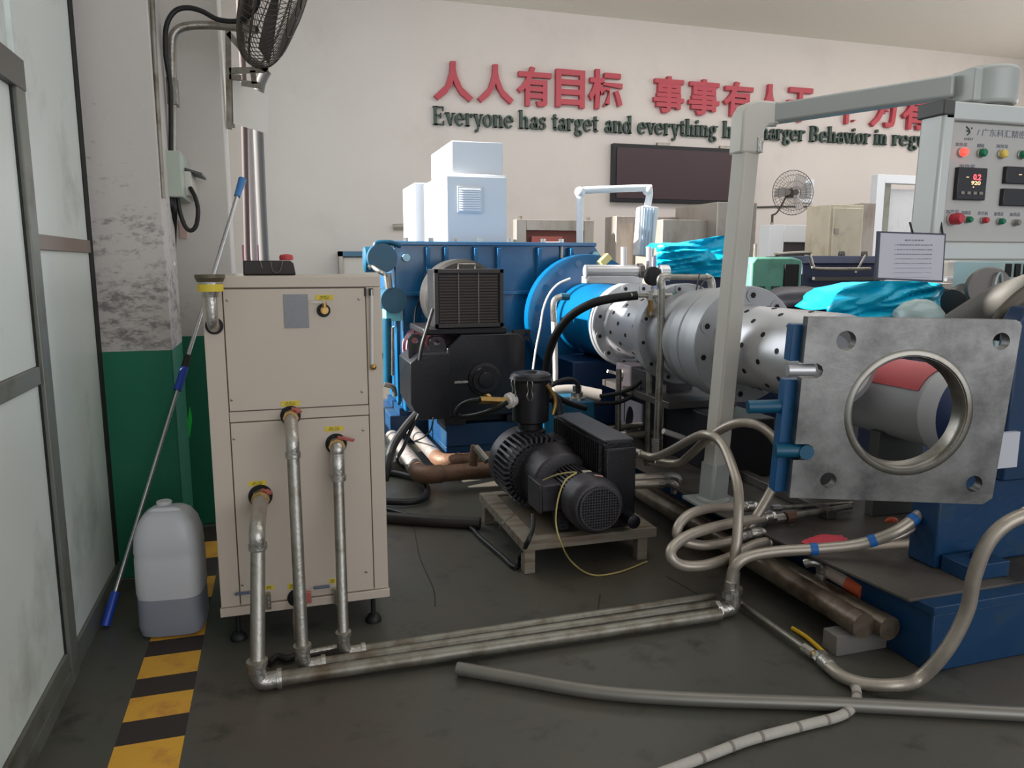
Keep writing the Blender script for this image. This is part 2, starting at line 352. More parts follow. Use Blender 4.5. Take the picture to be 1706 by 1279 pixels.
# ================================================================ WALL LETTERING
ZC={}
cn=[('人',723,788,102,168,'first red character'),('人',796,856,107,172,'second red character'),('有',862,919,111,177,'third red character'),('目',926,975,116,179,'fourth red character'),('标',981,1038,116,182,'fifth red character'),
 ('事',1089,1141,127,188,'sixth red character'),('事',1147,1200,132,192,'seventh red character'),('有',1205,1256,136,194,'eighth red character'),('人',1258,1308,140,198,'ninth red character'),('干',1311,1357,146,203,'tenth red character'),
 ('行',1402,1442,152,207,'eleventh red character'),('为',1450,1496,156,212,'twelfth red character'),('有',1502,1549,160,216,'thirteenth red character'),('规',1555,1602,164,220,'fourteenth red character')]
for ch,x0,x1,y0,y1,lb in cn:
    a=P(x0,y1,y=YB-.08); b=P(x1,y0,y=YB-.08); yc=P((x0+x1)/2,(y0+y1)/2,y=YB-.08)
    mb=text_mb(ch,(a.x,b.x,P((x0+x1)/2,y1,y=YB-.08).z,P((x0+x1)/2,y0,y=YB-.08).z,YB-.09),th=.085,off=.028)
    single('wall_character',mb,'red',lb+' of the slogan, counted from the left, on the back wall','wall lettering','red slogan characters')
ord_=['first','second','third','fourth','fifth','sixth','seventh','eighth','ninth','tenth']
# --- fat-face serif glyphs from strokes
def ring(cx,cy,rx,ry,sw,th,a0=0,a1=360,n=20):
    o=[];i_=[]
    for k in range(n+1):
        a=R(a0+(a1-a0)*k/n); o.append((cx+rx*math.cos(a),cy+ry*math.sin(a))); i_.append((cx+(rx-sw)*math.cos(a),cy+(ry-th)*math.sin(a)))
    return [[o[k],o[k+1],i_[k+1],i_[k]] for k in range(n)]
def rc(x0,y0,x1,y1): return [[(x0,y0),(x1,y0),(x1,y1),(x0,y1)]]
S=.13; T=.05
def stem(x,y0,y1,bot=1,top=1):
    q=rc(x,y0,x+S,y1)
    if bot: q+=rc(x-.05,y0,x+S+.05,y0+.035)
    if top==1: q+=rc(x-.05,y1-.035,x+S,y1)
    if top==2: q+=rc(x-.05,y1-.035,x+S+.05,y1)
    return q
XH=.48
def ball(x,y,r=.055): return [circ(x,y,r,10)]
G={
'E':stem(.05,0,.7,1,2)+rc(.1,.66,.52,.7)+rc(.1,0,.54,.04)+rc(.1,.34,.4,.38)+rc(.48,.54,.52,.7)+rc(.50,0,.54,.17)+rc(.37,.26,.40,.46),
'B':stem(.05,0,.7,1,2)+ring(.25,.525,.25,.175,S,T,-90,90)+ring(.27,.19,.28,.19,S,T,-90,90)+rc(.15,0,.28,.04)+rc(.15,.335,.28,.375)+rc(.15,.66,.26,.7),
'o':ring(.25,.24,.24,.25,S,T),
'e':ring(.25,.24,.24,.25,S,T,0,320)+rc(.1,.235,.46,.275),
'c':ring(.25,.24,.24,.25,S,T,45,320)+ball(.38,.38),
'n':stem(.05,0,XH)+ring(.30,.30,.17,.19,S-.01,T,0,150)+rc(.345,0,.47,.32)+rc(.30,0,.52,.035),
'h':stem(.05,0,.72)+ring(.30,.30,.17,.19,S-.01,T,0,150)+rc(.345,0,.47,.32)+rc(.30,0,.52,.035),
'm':stem(.05,0,XH)+ring(.28,.30,.16,.19,S-.01,T,0,150)+rc(.32,0,.44,.32)+rc(.28,0,.48,.035)+ring(.55,.30,.16,.19,S-.01,T,0,150)+rc(.59,0,.71,.32)+rc(.55,0,.76,.035),
'i':stem(.05,0,XH)+[circ(.115,.62,.075,12)],
'r':stem(.05,0,XH)+ring(.27,.32,.14,.16,.08,T,60,150)+ball(.34,.41,.065),
't':rc(.1,.06,.23,.62)+rc(.0,.44,.34,.48)+ring(.245,.12,.145,.13,S,T,180,320),
'u':rc(.05,.15,.18,XH)+rc(0,.445,.18,XH)+ring(.22,.17,.17,.18,S,T,180,330)+stem(.36,0,XH,1,1),
'd':ring(.22,.24,.21,.25,S,T,30,330)+stem(.31,0,.72,1,1),
'a':ring(.19,.13,.17,.14,.11,T,0,360)+rc(.27,.04,.40,.34)+ring(.235,.33,.165,.16,.11,T,0,160)+ball(.13,.36,.055)+rc(.3,0,.47,.04),
's':ring(.18,.355,.15,.135,.10,T,40,270)+ring(.19,.135,.16,.145,.10,T,-140,90)+rc(.03,.0,.06,.15)+rc(.30,.33,.33,.48),
'g':ring(.22,.32,.18,.17,.11,T)+ring(.23,-.08,.21,.13,.10,.05)+rc(.06,.03,.18,.16)+rc(.34,.42,.5,.48),
'v':[[(.02,XH),(.17,XH),(.32,.0),(.22,0)],[(.40,XH),(.45,XH),(.28,0),(.23,0)]]+rc(-.03,.445,.22,XH)+rc(.33,.445,.5,XH),
'y':[[(.02,XH),(.17,XH),(.32,.0),(.22,0)],[(.40,XH),(.45,XH),(.22,-.2),(.16,-.2)]]+rc(-.03,.445,.22,XH)+rc(.33,.445,.5,XH)+ball(.13,-.16,.065),
}
ADV={'E':.6,'B':.62,'o':.52,'e':.52,'c':.5,'n':.56,'h':.56,'m':.8,'i':.29,'r':.42,'t':.36,'u':.56,'d':.52,'a':.48,'s':.38,'g':.5,'v':.48,'y':.48}
words=[('Everyone',722,857),('has',865,911),('target',920,998),('and',1008,1054),('everything',1063,1196),('has',1205,1247),('charger',1254,1342),('Behavior',1350,1451),('in',1458,1479),('regu',1488,1546)]
for wi,(wd,xa,xb) in enumerate(words):
    tot=sum(ADV[c] for c in wd); base=207+(xa-722)*.0455; Y=YB-.07
    A=P(xa,base,y=Y); B=P(xb,base+(xb-xa)*.0455,y=Y); sc=.42; sx=(B.x-A.x)/tot; x=0; seen=''
    for li,c in enumerate(wd):
        mb=MB(); f=x/tot
        for poly in G[c]:
            mb.prism([(A.x+(x+u)*sx,Y,A.z+(B.z-A.z)*f+v*sc) for u,v in poly],(0,.07,0))
        single('wall_letter',mb,'grn','dark green serif letter %s, %s of the word %s%s, on the back wall'%(c,ord_[li],wd,'' if wd!='has' else (' before target' if wi==1 else ' before charger')),'wall lettering','dark green slogan letters')
        x+=ADV[c]
# LED board on the back wall
A=P(1020,336,y=YB-.12); B=P(1258,243,y=YB-.12); z1=P(1020,238,y=YB-.12).z
t=thing('led_board','wide dark maroon LED display board hung on the back wall','display',(A.x,YB-.1,A.z))
obj('frame',MB().box(A.x,B.x,YB-.12,YB,A.z,z1),'blk',t,bevel=.01)
obj('display_panel',MB().box(A.x+.07,B.x-.07,YB-.135,YB-.11,A.z+.07,z1-.07),'screen',t)
for x in (A.x+.9,A.x+2.2): obj('hanger',MB().box(x,x+.25,YB-.06,YB,z1,z1+.06),'galv',t)

# ================================================================ LEFT SIDE THINGS
# floor marking
fm=thing('floor_marking','strip of alternating yellow and black painted squares beside the jerrycan','floor marking',(-.45,2.7,0))
ys=[1400,1318,1236,1198,1160,1130,1095,1070,1047]
yy=[P(245,y,z=0).y for y in ys]; yy+= [yy[-1]+.25*k for k in range(1,6)]
for i in range(len(yy)-1):
    yel=(i%2==1)
    if i==0: yel=False
    if i==1: yel=True
    obj('yellow_square' if yel else 'black_square',MB().box(-.555+.0*i,-.35,yy[i],yy[i+1],0.0003,.0018),'yelt' if yel else 'blackt',fm)
# jerrycan
J=Vector((-.47,3.27,0)); jc=thing('jerrycan','translucent white plastic jerrycan a third full, beside the cream cabinet','jerrycan',J,rot=(0,0,R(-6)))
def sq(hw,hd,z,n=40,e=.32):
    o=[]
    for k in range(n):
        a=2*PI*k/n; c,s_=math.cos(a),math.sin(a)
        o.append((hw*math.copysign(abs(c)**e,c),hd*math.copysign(abs(s_)**e,s_),z))
    return o
def loft(secs,n):
    mb=MB(); vs=[p for s_ in secs for p in s_]; fs=[]
    for i in range(len(secs)-1):
        for k in range(n): fs.append((i*n+k,i*n+(k+1)%n,(i+1)*n+(k+1)%n,(i+1)*n+k))
    fs.append(tuple(reversed(range(n)))); fs.append(tuple(range((len(secs)-1)*n,len(secs)*n))); return mb.add(vs,fs)
js=[(.095,.08,.0),(.118,.10,.012),(.126,.108,.05),(.124,.106,.17),(.128,.110,.19),(.127,.109,.33),(.124,.106,.345),(.127,.109,.36),(.122,.105,.42),(.108,.095,.47),(.085,.078,.505),(.062,.058,.52),(.02,.02,.525)]
obj('body',loft([sq(a,b,c,e=.5) for a,b,c in js],40),mat('milky_can',(196,197,202),.4,var=.04,scale=6,stretch=(1,1,.3)),jc,local=True,ang=60)
obj('liquid',loft([sq(a+.0012,b+.0012,c,e=.5) for a,b,c in [(.095,.08,-.0005),(.118,.10,.012),(.126,.108,.05),(.124,.106,.168)]],40),mat('grey_liquid',(138,141,152),.3,var=.06),jc,label='grey liquid in the lower third',local=True)
obj('handle',MB().tube([(-.07,-.03,.475),(-.05,-.035,.515),(0,-.04,.52),(.05,-.035,.515),(.07,-.03,.475)],.013,10),'jug',jc,local=True)
obj('cap',MB().lathe((-.02,.04,.50),(0,0,1),[(0,.03),(.035,.03),(.038,.026)],20),'jug',jc,local=True)
# pole
a=P(175,1042,z=.01); b=P(404,298,y=4.33)
def on(a,b,t): return a.lerp(b,t)
pt=thing('telescopic_pole','thin alloy telescopic pole with blue ends leaning on the rear column','pole',a)
def tpx(py):   # fraction along the pole for an image row
    lo,hi=0,1
    for _ in range(30):
        m_=(lo+hi)/2; q=on(a,b,m_); 
        d=Vector((q.x,q.y,q.z-H)); s_,c_=math.sin(YAW),math.cos(YAW); h=s_*d.x+c_*d.y; zz=h*math.cos(PIT)-d.z*math.sin(PIT); v=CY-F*(h*math.sin(PIT)+d.z*math.cos(PIT))/zz
        if v>py: lo=m_
        else: hi=m_
    return lo
obj('lower_tube',MB().cyl(on(a,b,tpx(990)),on(a,b,tpx(640)),.0085),'pole',pt)
obj('upper_tube',MB().cyl(on(a,b,tpx(640)),on(a,b,tpx(325)),.0095),'pole',pt)
obj('grip',MB().cyl(a,on(a,b,tpx(985)),.019,.017),'blueg',pt,label='blue plastic grip on the floor end')
obj('joint_sleeve',MB().cyl(on(a,b,tpx(650)),on(a,b,tpx(612)),.018),'blueg',pt,label='dark blue twist lock sleeve')
obj('joint_sleeve',MB().cyl(on(a,b,tpx(612)),on(a,b,tpx(592)),.016),'rub',pt,label='black collar above the sleeve')
obj('end_cap',MB().cyl(on(a,b,tpx(327)),b,.016,.02),mat('pale_blue_grip',(60,120,180),.4),pt,label='light blue tip')
# conduit & cable on the front column's side
def vt(px,py,y): return P(px,py,y=y)
single('conduit',MB().tube([vt(262,170,3.9),vt(250,-60,3.9)],.011,smooth=False).tube([vt(262,170,3.9),vt(272,330,3.9)],.011,smooth=False),'galvd','thin grey conduit running up the edge of the front column','conduit')
fp=[vt(291,268,4.3),vt(288,165,4.3),vt(286,75,4.3),vt(292,53,4.3),vt(310,44,4.3),vt(350,42,4.3),vt(430,50,4.25)]
fb=thing('fan_bracket','grey steel pipe arm bent out from the column, carrying the wall fan','bracket',fp[0])
obj('arm',MB().tube([vt(289,268,4.3),vt(288,165,4.3)],.017,smooth=False),'galv',fb)
obj('bent_arm',MB().tube([vt(288,165,4.3),vt(286,80,4.3),vt(291,55,4.3),vt(310,44,4.3),vt(350,42,4.3),vt(400,46,4.28),vt(428,50,4.25)],.021),'galv',fb)
obj('clamp',MB().box(*sorted((vt(278,150,4.3).x,vt(296,150,4.3).x)),4.28,4.36,vt(285,175,4.3).z,vt(285,130,4.3).z),'galv',fb,bevel=.003)
single('power_cable',MB().tube([vt(285,252,4.25),vt(284,150,4.25),vt(276,90,4.22),vt(277,45,4.2),vt(290,20,4.2),vt(310,13,4.2),vt(335,18,4.2),vt(365,33,4.2),(vt(400,34,4.18)),vt(425,15,4.15),vt(432,-10,4.12)],.012,10),'rub','thick black cable looping up beside the pipe arm to the wall fan','cable')
sb=thing('switch_box','grey green electrical box on the column with black cables below','electrical box',vt(288,328,4.2))
a_=vt(271,328,4.18); b_=vt(301,252,4.18)
obj('box_body',MB().box(a_.x,b_.x,4.16,4.58,a_.z,b_.z),'boxg',sb,bevel=.006)
a_=vt(303,326,4.3); b_=vt(318,285,4.3)
obj('socket',MB().box(b_.x-.06,b_.x,4.3,4.59,a_.z,b_.z),'boxw',sb,bevel=.005)
s0=vt(308,283,4.3); s1=vt(340,292,4.3)
obj('flap',MB().prism([(s0.x,4.3,s0.z),(s1.x-.01,4.3,s1.z),(s1.x-.01,4.55,s1.z),(s0.x,4.55,s0.z)],(0,0,.012)),'dkgrey',sb)
single('drop_cable',MB().tube([vt(283,327,4.2),vt(285,345,4.2),vt(283,368,4.3),vt(281,390,4.34),vt(282,420,4.36),vt(284,450,4.38),vt(289,560,4.4),vt(293,700,4.42),Vector((vt(294,700,4.44).x,4.44,0))],.014,10),'rub','black cable dropping from the box down the corner of the front column','cable')
single('drop_cable',MB().tube([vt(288,327,4.22),vt(291,355,4.22),vt(290,390,4.36),vt(289,420,4.4),vt(290,450,4.42),vt(295,560,4.46),vt(299,700,4.48),Vector((vt(300,700,4.5).x,4.5,0))],.013,10),'rub','second black cable from the box, behind the one hugging the column','cable')
single('looped_cable',MB().tube([vt(296,328,4.24),vt(299,350,4.24),vt(308,376,4.24),vt(318,384,4.24),vt(327,375,4.24),vt(330,350,4.24),vt(325,328,4.26),vt(317,313,4.3)],.011,10),'rub','short black cable hanging in a U loop below the electrical box','cable')
for i,(x,y) in enumerate([(280,414),(284,440)]):
    q=vt(x,y,4.17); single('cable_clip',MB().lathe(q-Vector((0,0,.012)),(0,0,1),[(0,.026),(.024,.026)],16),'fit',['bright clip holding the two black cables, upper one','bright clip holding the two black cables, lower one'][i],'clip',bevel=.002)
q0=vt(298,368,4.598); q1=vt(312,397,4.598)
single('wall_sticker',MB().box(q0.x,q1.x,4.59,4.6,q1.z,q0.z),mat('faded_pink_sticker',(196,164,154),.6),'small faded pink sticker on the rear column below the cable loop','sticker')
single('paint_mark',MB().prism([vt(311,728,4.597),vt(309,712,4.597),vt(313,695,4.597),vt(316,677,4.597),vt(319,690,4.597),vt(320,700,4.597),vt(316,728,4.597)],(0,.004,0)),'marble','bright green paint dab low on the rear column','paint mark')
# wall fan (oblique)
def fan(name,label,C,nrm,r,depth,back=.5,group=None,blades=3,spokes=36,bladem='fanb'):
    d,u,t_=frame_of(nrm); C=Vector(C); f=thing(name,label,'fan',C)
    prof=[(0,.12),(.03,.35),(.06,.6),(.10,.8),(.17,.94),(.30,1.0)]
    fr=MB()
    for k in range(spokes):
        a=2*PI*k/spokes; e=u*math.cos(a)+t_*math.sin(a)
        fr.tube([C+d*(depth*.5-h*depth*1.6)+e*r*q for h,q in prof],.0022 if r>.2 else .003,4,sub=2)
    obj('front_guard',fr,'fan',f,kind='stuff')
    bk=MB()
    for k in range(spokes):
        a=2*PI*(k+.5)/spokes; e=u*math.cos(a)+t_*math.sin(a)
        bk.tube([C-d*(depth*.5-h*depth*1.6)+e*r*q for h,q in prof],.0022,4,sub=2)
    obj('rear_guard',bk,'fan',f,kind='stuff')
    rg=MB()
    for q,h in ((1.0,0),(.8,.34),(.8,-.34),(.5,.44),(.5,-.44),(.25,.48),(.25,-.48)):
        rg.tube([C+d*depth*h+(u*math.cos(2*PI*k/32)+t_*math.sin(2*PI*k/32))*r*q for k in range(32)],.006 if q==1 else .003,6,smooth=False,cyc=True)
    obj('guard_rings',rg,'fan',f)
    obj('badge',MB().lathe(C+d*depth*.48,d,[(0,r*.13),(.012,r*.13)],20),'fan',f)
    obj('motor',MB().lathe(C-d*depth*.95,d,[(0,r*.12),(.02,r*.2),(depth*.7,r*.22),(depth*.8,r*.1)],24),'fanb',f)
    for k in range(blades):
        a=2*PI*k/blades; e=u*math.cos(a)+t_*math.sin(a); g=d.cross(e)
        pts=[C+e*r*.12-g*r*.07+d*.02,C+e*r*.5-g*r*.24+d*depth*.2,C+e*r*.9-g*r*.16+d*depth*.2,C+e*r*.88+g*r*.22-d*depth*.18,C+e*r*.5+g*r*.2-d*depth*.18,C+e*r*.12+g*r*.07-d*.02]
        obj('blade',MB().prism(pts,d*.004),bladem,f)
    return f
fan('wall_fan','large dusty grey caged fan on a pipe arm at the top left, seen edge on',vt(463,-22,4.2),(.93,-.10,-.36),.40,.26,spokes=80)
obj_=None
# second bracket frame behind with sheet panel and pipes
sf=thing('pipe_bracket','small grey angle iron frame on the rear column under the fan','bracket',vt(385,130,4.75))
for (x0,y0,x1,y1) in [(382,118,447,116),(382,128,402,130),(402,138,436,143),(380,52,382,215),(380,55,412,95),(412,95,445,118),(421,118,424,140)]:
    obj('bar',MB().obox(vt(x0,y0,4.75),vt(x1,y1,4.75),.03,.022,up=(0,1,0)),'galvd',sf)
pn=thing('sheet_panel','off-white square sheet panel fixed beside the rear column','panel',vt(388,205,4.7))
A1,A2,A3,A4=vt(387,130,4.75),vt(443,158,5.25),vt(443,222,5.25),vt(389,206,4.75)
obj('sheet',MB().prism([A1,A2,A3,A4],(.012,.02,0)),'boxw',pn)
obj('hinge_edge',MB().obox(vt(385,132,4.78),vt(387,212,4.78),.03,.03,up=(0,1,0)),'galvd',pn)
single('riser_pipe',MB().tube([vt(397,-30,6),vt(405,120,6),vt(412,420,6),Vector((vt(414,470,6).x,6,0))],.022,smooth=False),'brown','thin brown riser pipe behind the rear column','pipe')
single('riser_pipe',MB().tube([vt(412,190,6.4),vt(422,430,6.4),Vector((vt(424,470,6.4).x,6.4,0))],.034,smooth=False),mat('pinkish_pipe',(150,138,134),.7),'wide pale riser pipe between the brown and the grey one','pipe')
single('riser_pipe',MB().tube([vt(444,118,6.8),vt(430,160,6.8),vt(433,280,6.8),vt(440,425,6.8),Vector((vt(442,460,6.8).x,6.8,0))],.04,sub=3),mat('grey_riser',(92,88,86),.7),'grey metal riser pipe nearest the back wall corner','pipe')
single('wall_notice',MB().box(vt(403,410,7.2).x,vt(432,410,7.2).x,7.2,7.24,vt(403,455,7.2).z,vt(403,408,7.2).z),mat('maroon_sign',(120,60,74),.5),'maroon board behind the riser pipes above the cabinet','board')
# low shelf frame on back wall left of gearbox (blue top strip)
q0=P(567,418,y=12.4); q1=P(640,421,y=12.4); q2=P(567,452,y=12.4)
t=thing('notice_frame','small pale frame with a blue top bar on the far wall left of the gearbox','frame',(q0.x,12.4,q2.z-.6))
obj('board',MB().box(q0.x+.05,q1.x,12.75,12.97,q2.z-.5,q0.z-.1),'boxw',t)
obj('top_bar',MB().box(q0.x,q1.x,12.7,12.97,q0.z-.08,q0.z),mat('blue_bar',(72,112,140),.5),t)
obj('side_bar',MB().box(q0.x,q0.x+.06,12.7,12.97,q2.z-.6,q0.z),'stain',t)

# ================================================================ CREAM CABINET
CYF=3.04; cx0,cx1=-.268,.388; cz0,cz1=.13,1.452
cab=thing('temperature_cabinet','cream sheet metal temperature control cabinet with three outlet pipes','cabinet',((cx0+cx1)/2,3.4,0))
def cp(px,py,y=CYF): return P(px,py,y=y)
obj('cabinet_body',MB().box(cx0,cx1,CYF+.006,3.78,cz0,cz1),'cream',cab,bevel=.004)
def slab(name,x0,x1,z0,z1,y0,m,parent,label=None,bevel=.002,y1=None): return obj(name,MB().box(x0,x1,y0,y1 if y1 else CYF+.01,z0,z1),m,parent,label,bevel)
ux0,ux1=cp(378,600).x,cp(611,600).x
uz1=cp(490,481).z; uz0=cp(490,679).z; lz1=cp(490,699).z; lz0=cp(495,995).z
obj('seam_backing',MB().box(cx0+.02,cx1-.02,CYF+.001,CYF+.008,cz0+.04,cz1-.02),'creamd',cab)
slab('left_stile',cx0,ux0-.004,lz0-.004,uz1+.004,CYF-.004,'cream',cab)
slab('right_stile',ux1+.004,cx1,lz0-.004,uz1+.004,CYF-.004,'cream',cab)
slab('top_rail',cx0,cx1,uz1+.006,cz1,CYF-.004,'cream',cab)
slab('middle_rail',ux0-.002,ux1+.002,lz1+.004,uz0-.004,CYF-.004,'cream',cab)
slab('bottom_rail',cx0-.004,cx1+.004,cz0-.004,lz0-.006,CYF-.012,'cream',cab)
up=slab('upper_door',ux0,ux1,uz0,uz1,CYF-.008,'cream',cab); lo=slab('lower_door',ux0,ux1,lz0,lz1,CYF-.008,'cream',cab)
for d_,pts in ((up,[(379,500),(598,498),(386,666),(603,652)]),(lo,[(390,731),(605,716),(404,974),(610,952)])):
    for x,y in pts: obj('screw',MB().lathe(cp(x,y,CYF-.008),(0,-1,0),[(0,.005),(.003,.005),(.004,.003)],10),'galv',d_)
def lab(x0,x1,y0,y1,parent,yf=CYF-.009,s='出 口'):
    a,b=cp(x0,y1,yf),cp(x1,y0,yf); o=obj('label_plate',MB().box(a.x,b.x,yf-.001,yf+.001,a.z,b.z),'yel',parent)
    h=b.z-a.z; wd=b.x-a.x
    obj('label_print',text_mb(s,(a.x+wd*.25,b.x-wd*.25,a.z+h*.5,b.z-h*.15,yf-.0018),th=.001),'ink',o)
    obj('label_print',text_mb('OUTLET' if s!='加水口' else 'WATER',(a.x+wd*.2,b.x-wd*.2,a.z+h*.16,a.z+h*.4,yf-.0018),th=.001),'ink',o)
lab(526,555,491,500,up,s='溢流口'); lab(468,499,667,677,up,s='出水口'); lab(541,572,709,719,lo); lab(414,443,800,810,lo); lab(440,456,974,983,lo,s='排'); lab(480,492,971,982,lo,s='进'); lab(549,559,963,972,lo,s='排')
# nameplate
npx=obj('nameplate',MB().box(cp(472,500).x,cp(513,500).x,CYF-.011,CYF-.008,cp(490,546).z,cp(490,490).z),'plate',up,label='grey etched metal nameplate')
tp=MB(); a=cp(472,546); b=cp(513,490)
for k in range(9): tp.box(a.x+.012,b.x-.012-.01*(k%3),CYF-.0125,CYF-.011,b.z-.03-k*.011,b.z-.027-k*.011)
tp.lathe(((a.x+b.x)/2,CYF-.011,b.z-.012),(0,-1,0),[(0,.014),(.0015,.014)],16)
# hole + drain valve at top
def elbow_port(px,py,r,parent,name='outlet_hole'):
    c=cp(px,py,CYF-.009); return obj(name,MB().lathe(c,(0,-1,0),[(0,r),(.002,r),(.0021,r*.6)],28),'hole',parent)
elbow_port(539,517,.026,up,'drain_hole')
c=cp(540,516,CYF-.01)
obj('drain_valve',MB().cyl(c,c+Vector((0,-.03,0)),.015).cyl(c+Vector((0,-.03,.01)),c+Vector((0,-.03,.032)),.008).cyl(c+Vector((0,-.03,0)),c+Vector((0,-.045,0)),.011),'brass',up)
obj('drain_lever',MB().obox(c+Vector((0,-.035,.03)),c+Vector((-.055,-.04,.034)),.008,.004),'galv',up)
# sight tube right
st=obj('sight_tube',MB().tube([cp(619,482,CYF-.02),cp(620,608,CYF-.02)],.006,10,smooth=False),'pvc',cab)
obj('tube_fitting',MB().sphere(cp(622,611,CYF-.02),.013),'brass',st); obj('tube_fitting',MB().box(cp(614,480).x,cp(620,480).x,CYF-.025,CYF,cp(617,492).z,cp(617,480).z),'rub',st)
obj('door_catch',MB().box(cp(606,480).x,cp(609.5,480).x,CYF-.012,CYF,cp(606,493).z,cp(606,480).z),'rub',cab)
# water filler (funnel) at top left
c=cp(353,520,CYF-.075); FN=obj('filler_neck',MB().lathe((c.x,c.y,cp(353,495,CYF-.075).z),(0,0,1),[(0,.025),(.02,.03),(.022,.04),(.055,.043)],28),'fit',cab)
z2=cp(353,495,CYF-.075).z+.055
obj('filler_label',MB().lathe((c.x,c.y,z2-.034),(0,0,1),[(0,.0445),(.026,.0445)],28),'yel',FN)
obj('filler_cup',MB().lathe((c.x,c.y,z2),(0,0,1),[(0,.045),(.012,.050),(.014,.052),(.026,.052),(.026,.044),(.006,.038)],28,cap=True),mat('dark_brass_rim',(96,88,70),.5,.4),FN)
obj('filler_pipe',MB().tube([(c.x,c.y,cp(353,495,CYF-.075).z+.01),(c.x,c.y,c.z+.0),(c.x,c.y+.01,c.z-.04),(c.x,c.y+.045,c.z-.055),(c.x,CYF,c.z-.055)],.021,16),'fit',FN)
obj('filler_hole',MB().lathe((c.x,CYF-.005,c.z-.055),(0,-1,0),[(0,.032),(.002,.032)],28),'hole',cab)
# outlets: elbows
def outlet(px,py,pxp,ypipe,r,lever):
    h=elbow_port(px,py,r*1.75,lo if py>690 else cab)
    c=cp(px,py,CYF-.01); q=P(pxp,py+40,y=ypipe)
    o=obj('outlet_elbow',MB().tube([c+Vector((0,.01,0)),(c.x,c.y-.05,c.z-.005),((c.x+q.x)/2,(c.y+ypipe)/2-.02,c.z-.03),(q.x,ypipe,c.z-.07),(q.x,ypipe,c.z-.13)],r*1.12,18),'fit',cab)
    for k,(yy_,rr) in enumerate(((c.y-.012,1.3),(c.y-.04,1.35))): obj('union_nut',MB().lathe((c.x,yy_,c.z-.002),(0,-1,0),[(0,r*rr),(.014,r*rr)],8),'brass' if k else 'fit',o)
    obj('elbow_collar',MB().lathe((q.x,ypipe,c.z-.13),(0,0,1),[(0,r*1.3),(.02,r*1.3)],20),'fit',o)
    lx=1 if lever>0 else 1
    lv=MB().obox((c.x+.02,c.y-.03,c.z+.03),(c.x+.065*lever,c.y-.05,c.z+.02),.022,.008); lv.cyl((c.x+.005,c.y-.03,c.z),(c.x+.012,c.y-.03,c.z+.036),.008)
    obj('valve_lever',lv,'redh',o,label='faded red valve lever'); return (q.x,c.z-.13)
oA=outlet(434,826,427,2.80,.026,.6); oB=outlet(484,692,487,2.88,.022,.5); oC=outlet(560,739,563,2.96,.024,1)
# bottom valves with blue handles
for px,py in ((405,986),(535,976)):
    c=cp(px,py,CYF-.012); obj('drain_handle',MB().box(c.x-.03,c.x+.034,c.y-.02,c.y-.004,c.z-.004,c.z+.004),mat('slate_lever',(84,96,120),.4),cab,bevel=.003)
for px,py in ((447,1000),(561,992)):
    c=cp(px,py,CYF-.03); obj('drain_tap',MB().cyl((c.x,c.y,c.z+.03),(c.x,c.y,c.z-.035),.011).cyl((c.x,CYF,c.z+.02),(c.x,c.y,c.z+.02),.009),'fit',cab)
c=cp(495,995,CYF-.01); obj('return_port',MB().lathe(c,(0,-1,0),[(0,.038),(.003,.038)],24),'hole',cab)
obj('return_lever',MB().box(c.x+.02,c.x+.055,c.y-.03,c.y-.015,c.z-.02,c.z+.03),'redh',cab,bevel=.004,label='red lever behind the middle pipe')
for x,y in ((cx0+.055,CYF+.05),(cx1-.06,CYF+.05),(cx0+.055,3.7),(cx1-.06,3.7)):
    f_=obj('foot',MB().lathe((x,y,0),(0,0,1),[(0,.034),(.012,.034),(.03,.022),(.035,.01),(cz0,.009)],20),'rub',cab)
    obj('foot_plate',MB().box(x-.045,x+.045,y-.03,y+.03,cz0-.012,cz0),'galv',f_)
# small gear on top
t=thing('plastic_tray','shallow black plastic tray on top of the cream cabinet','tray',(cp(450,455).x,3.5,cz1))
a=P(405,455,y=3.4); b=P(492,432,y=3.4)
obj('tray_body',MB().prism([(a.x,3.4,cz1+.001),(b.x,3.4,cz1+.001),(b.x-.008,3.4,cz1+.05),(b.x-.02,3.4,cz1+.062),(a.x+.002,3.4,cz1+.062)],(0,.25,0)),'tray',t,bevel=.006)
obj('embossed_mark',MB().tube([P(451,436,y=3.395),P(455,452,y=3.395),P(466,452,y=3.395),P(471,434,y=3.395)],.0022,6,sub=3).tube([P(433,434,y=3.395),P(437,447,y=3.395)],.002,6),'galvd',t)
c=P(477,430,y=3.5); single('red_cup',MB().lathe((c.x,3.5,cz1+.0642),(0,0,1),[(0,.028),(.012,.03),(.022,.026),(.026,.01)],20),'redb','small round red lid resting on the black tray','lid')
c=P(396,452,y=3.3); single('plastic_stopper',MB().lathe((c.x,3.3,cz1),(0,0,1),[(0,.022),(.01,.02),(.012,.012)],16),'pvc','tiny white plastic foot beside the black tray','knob')

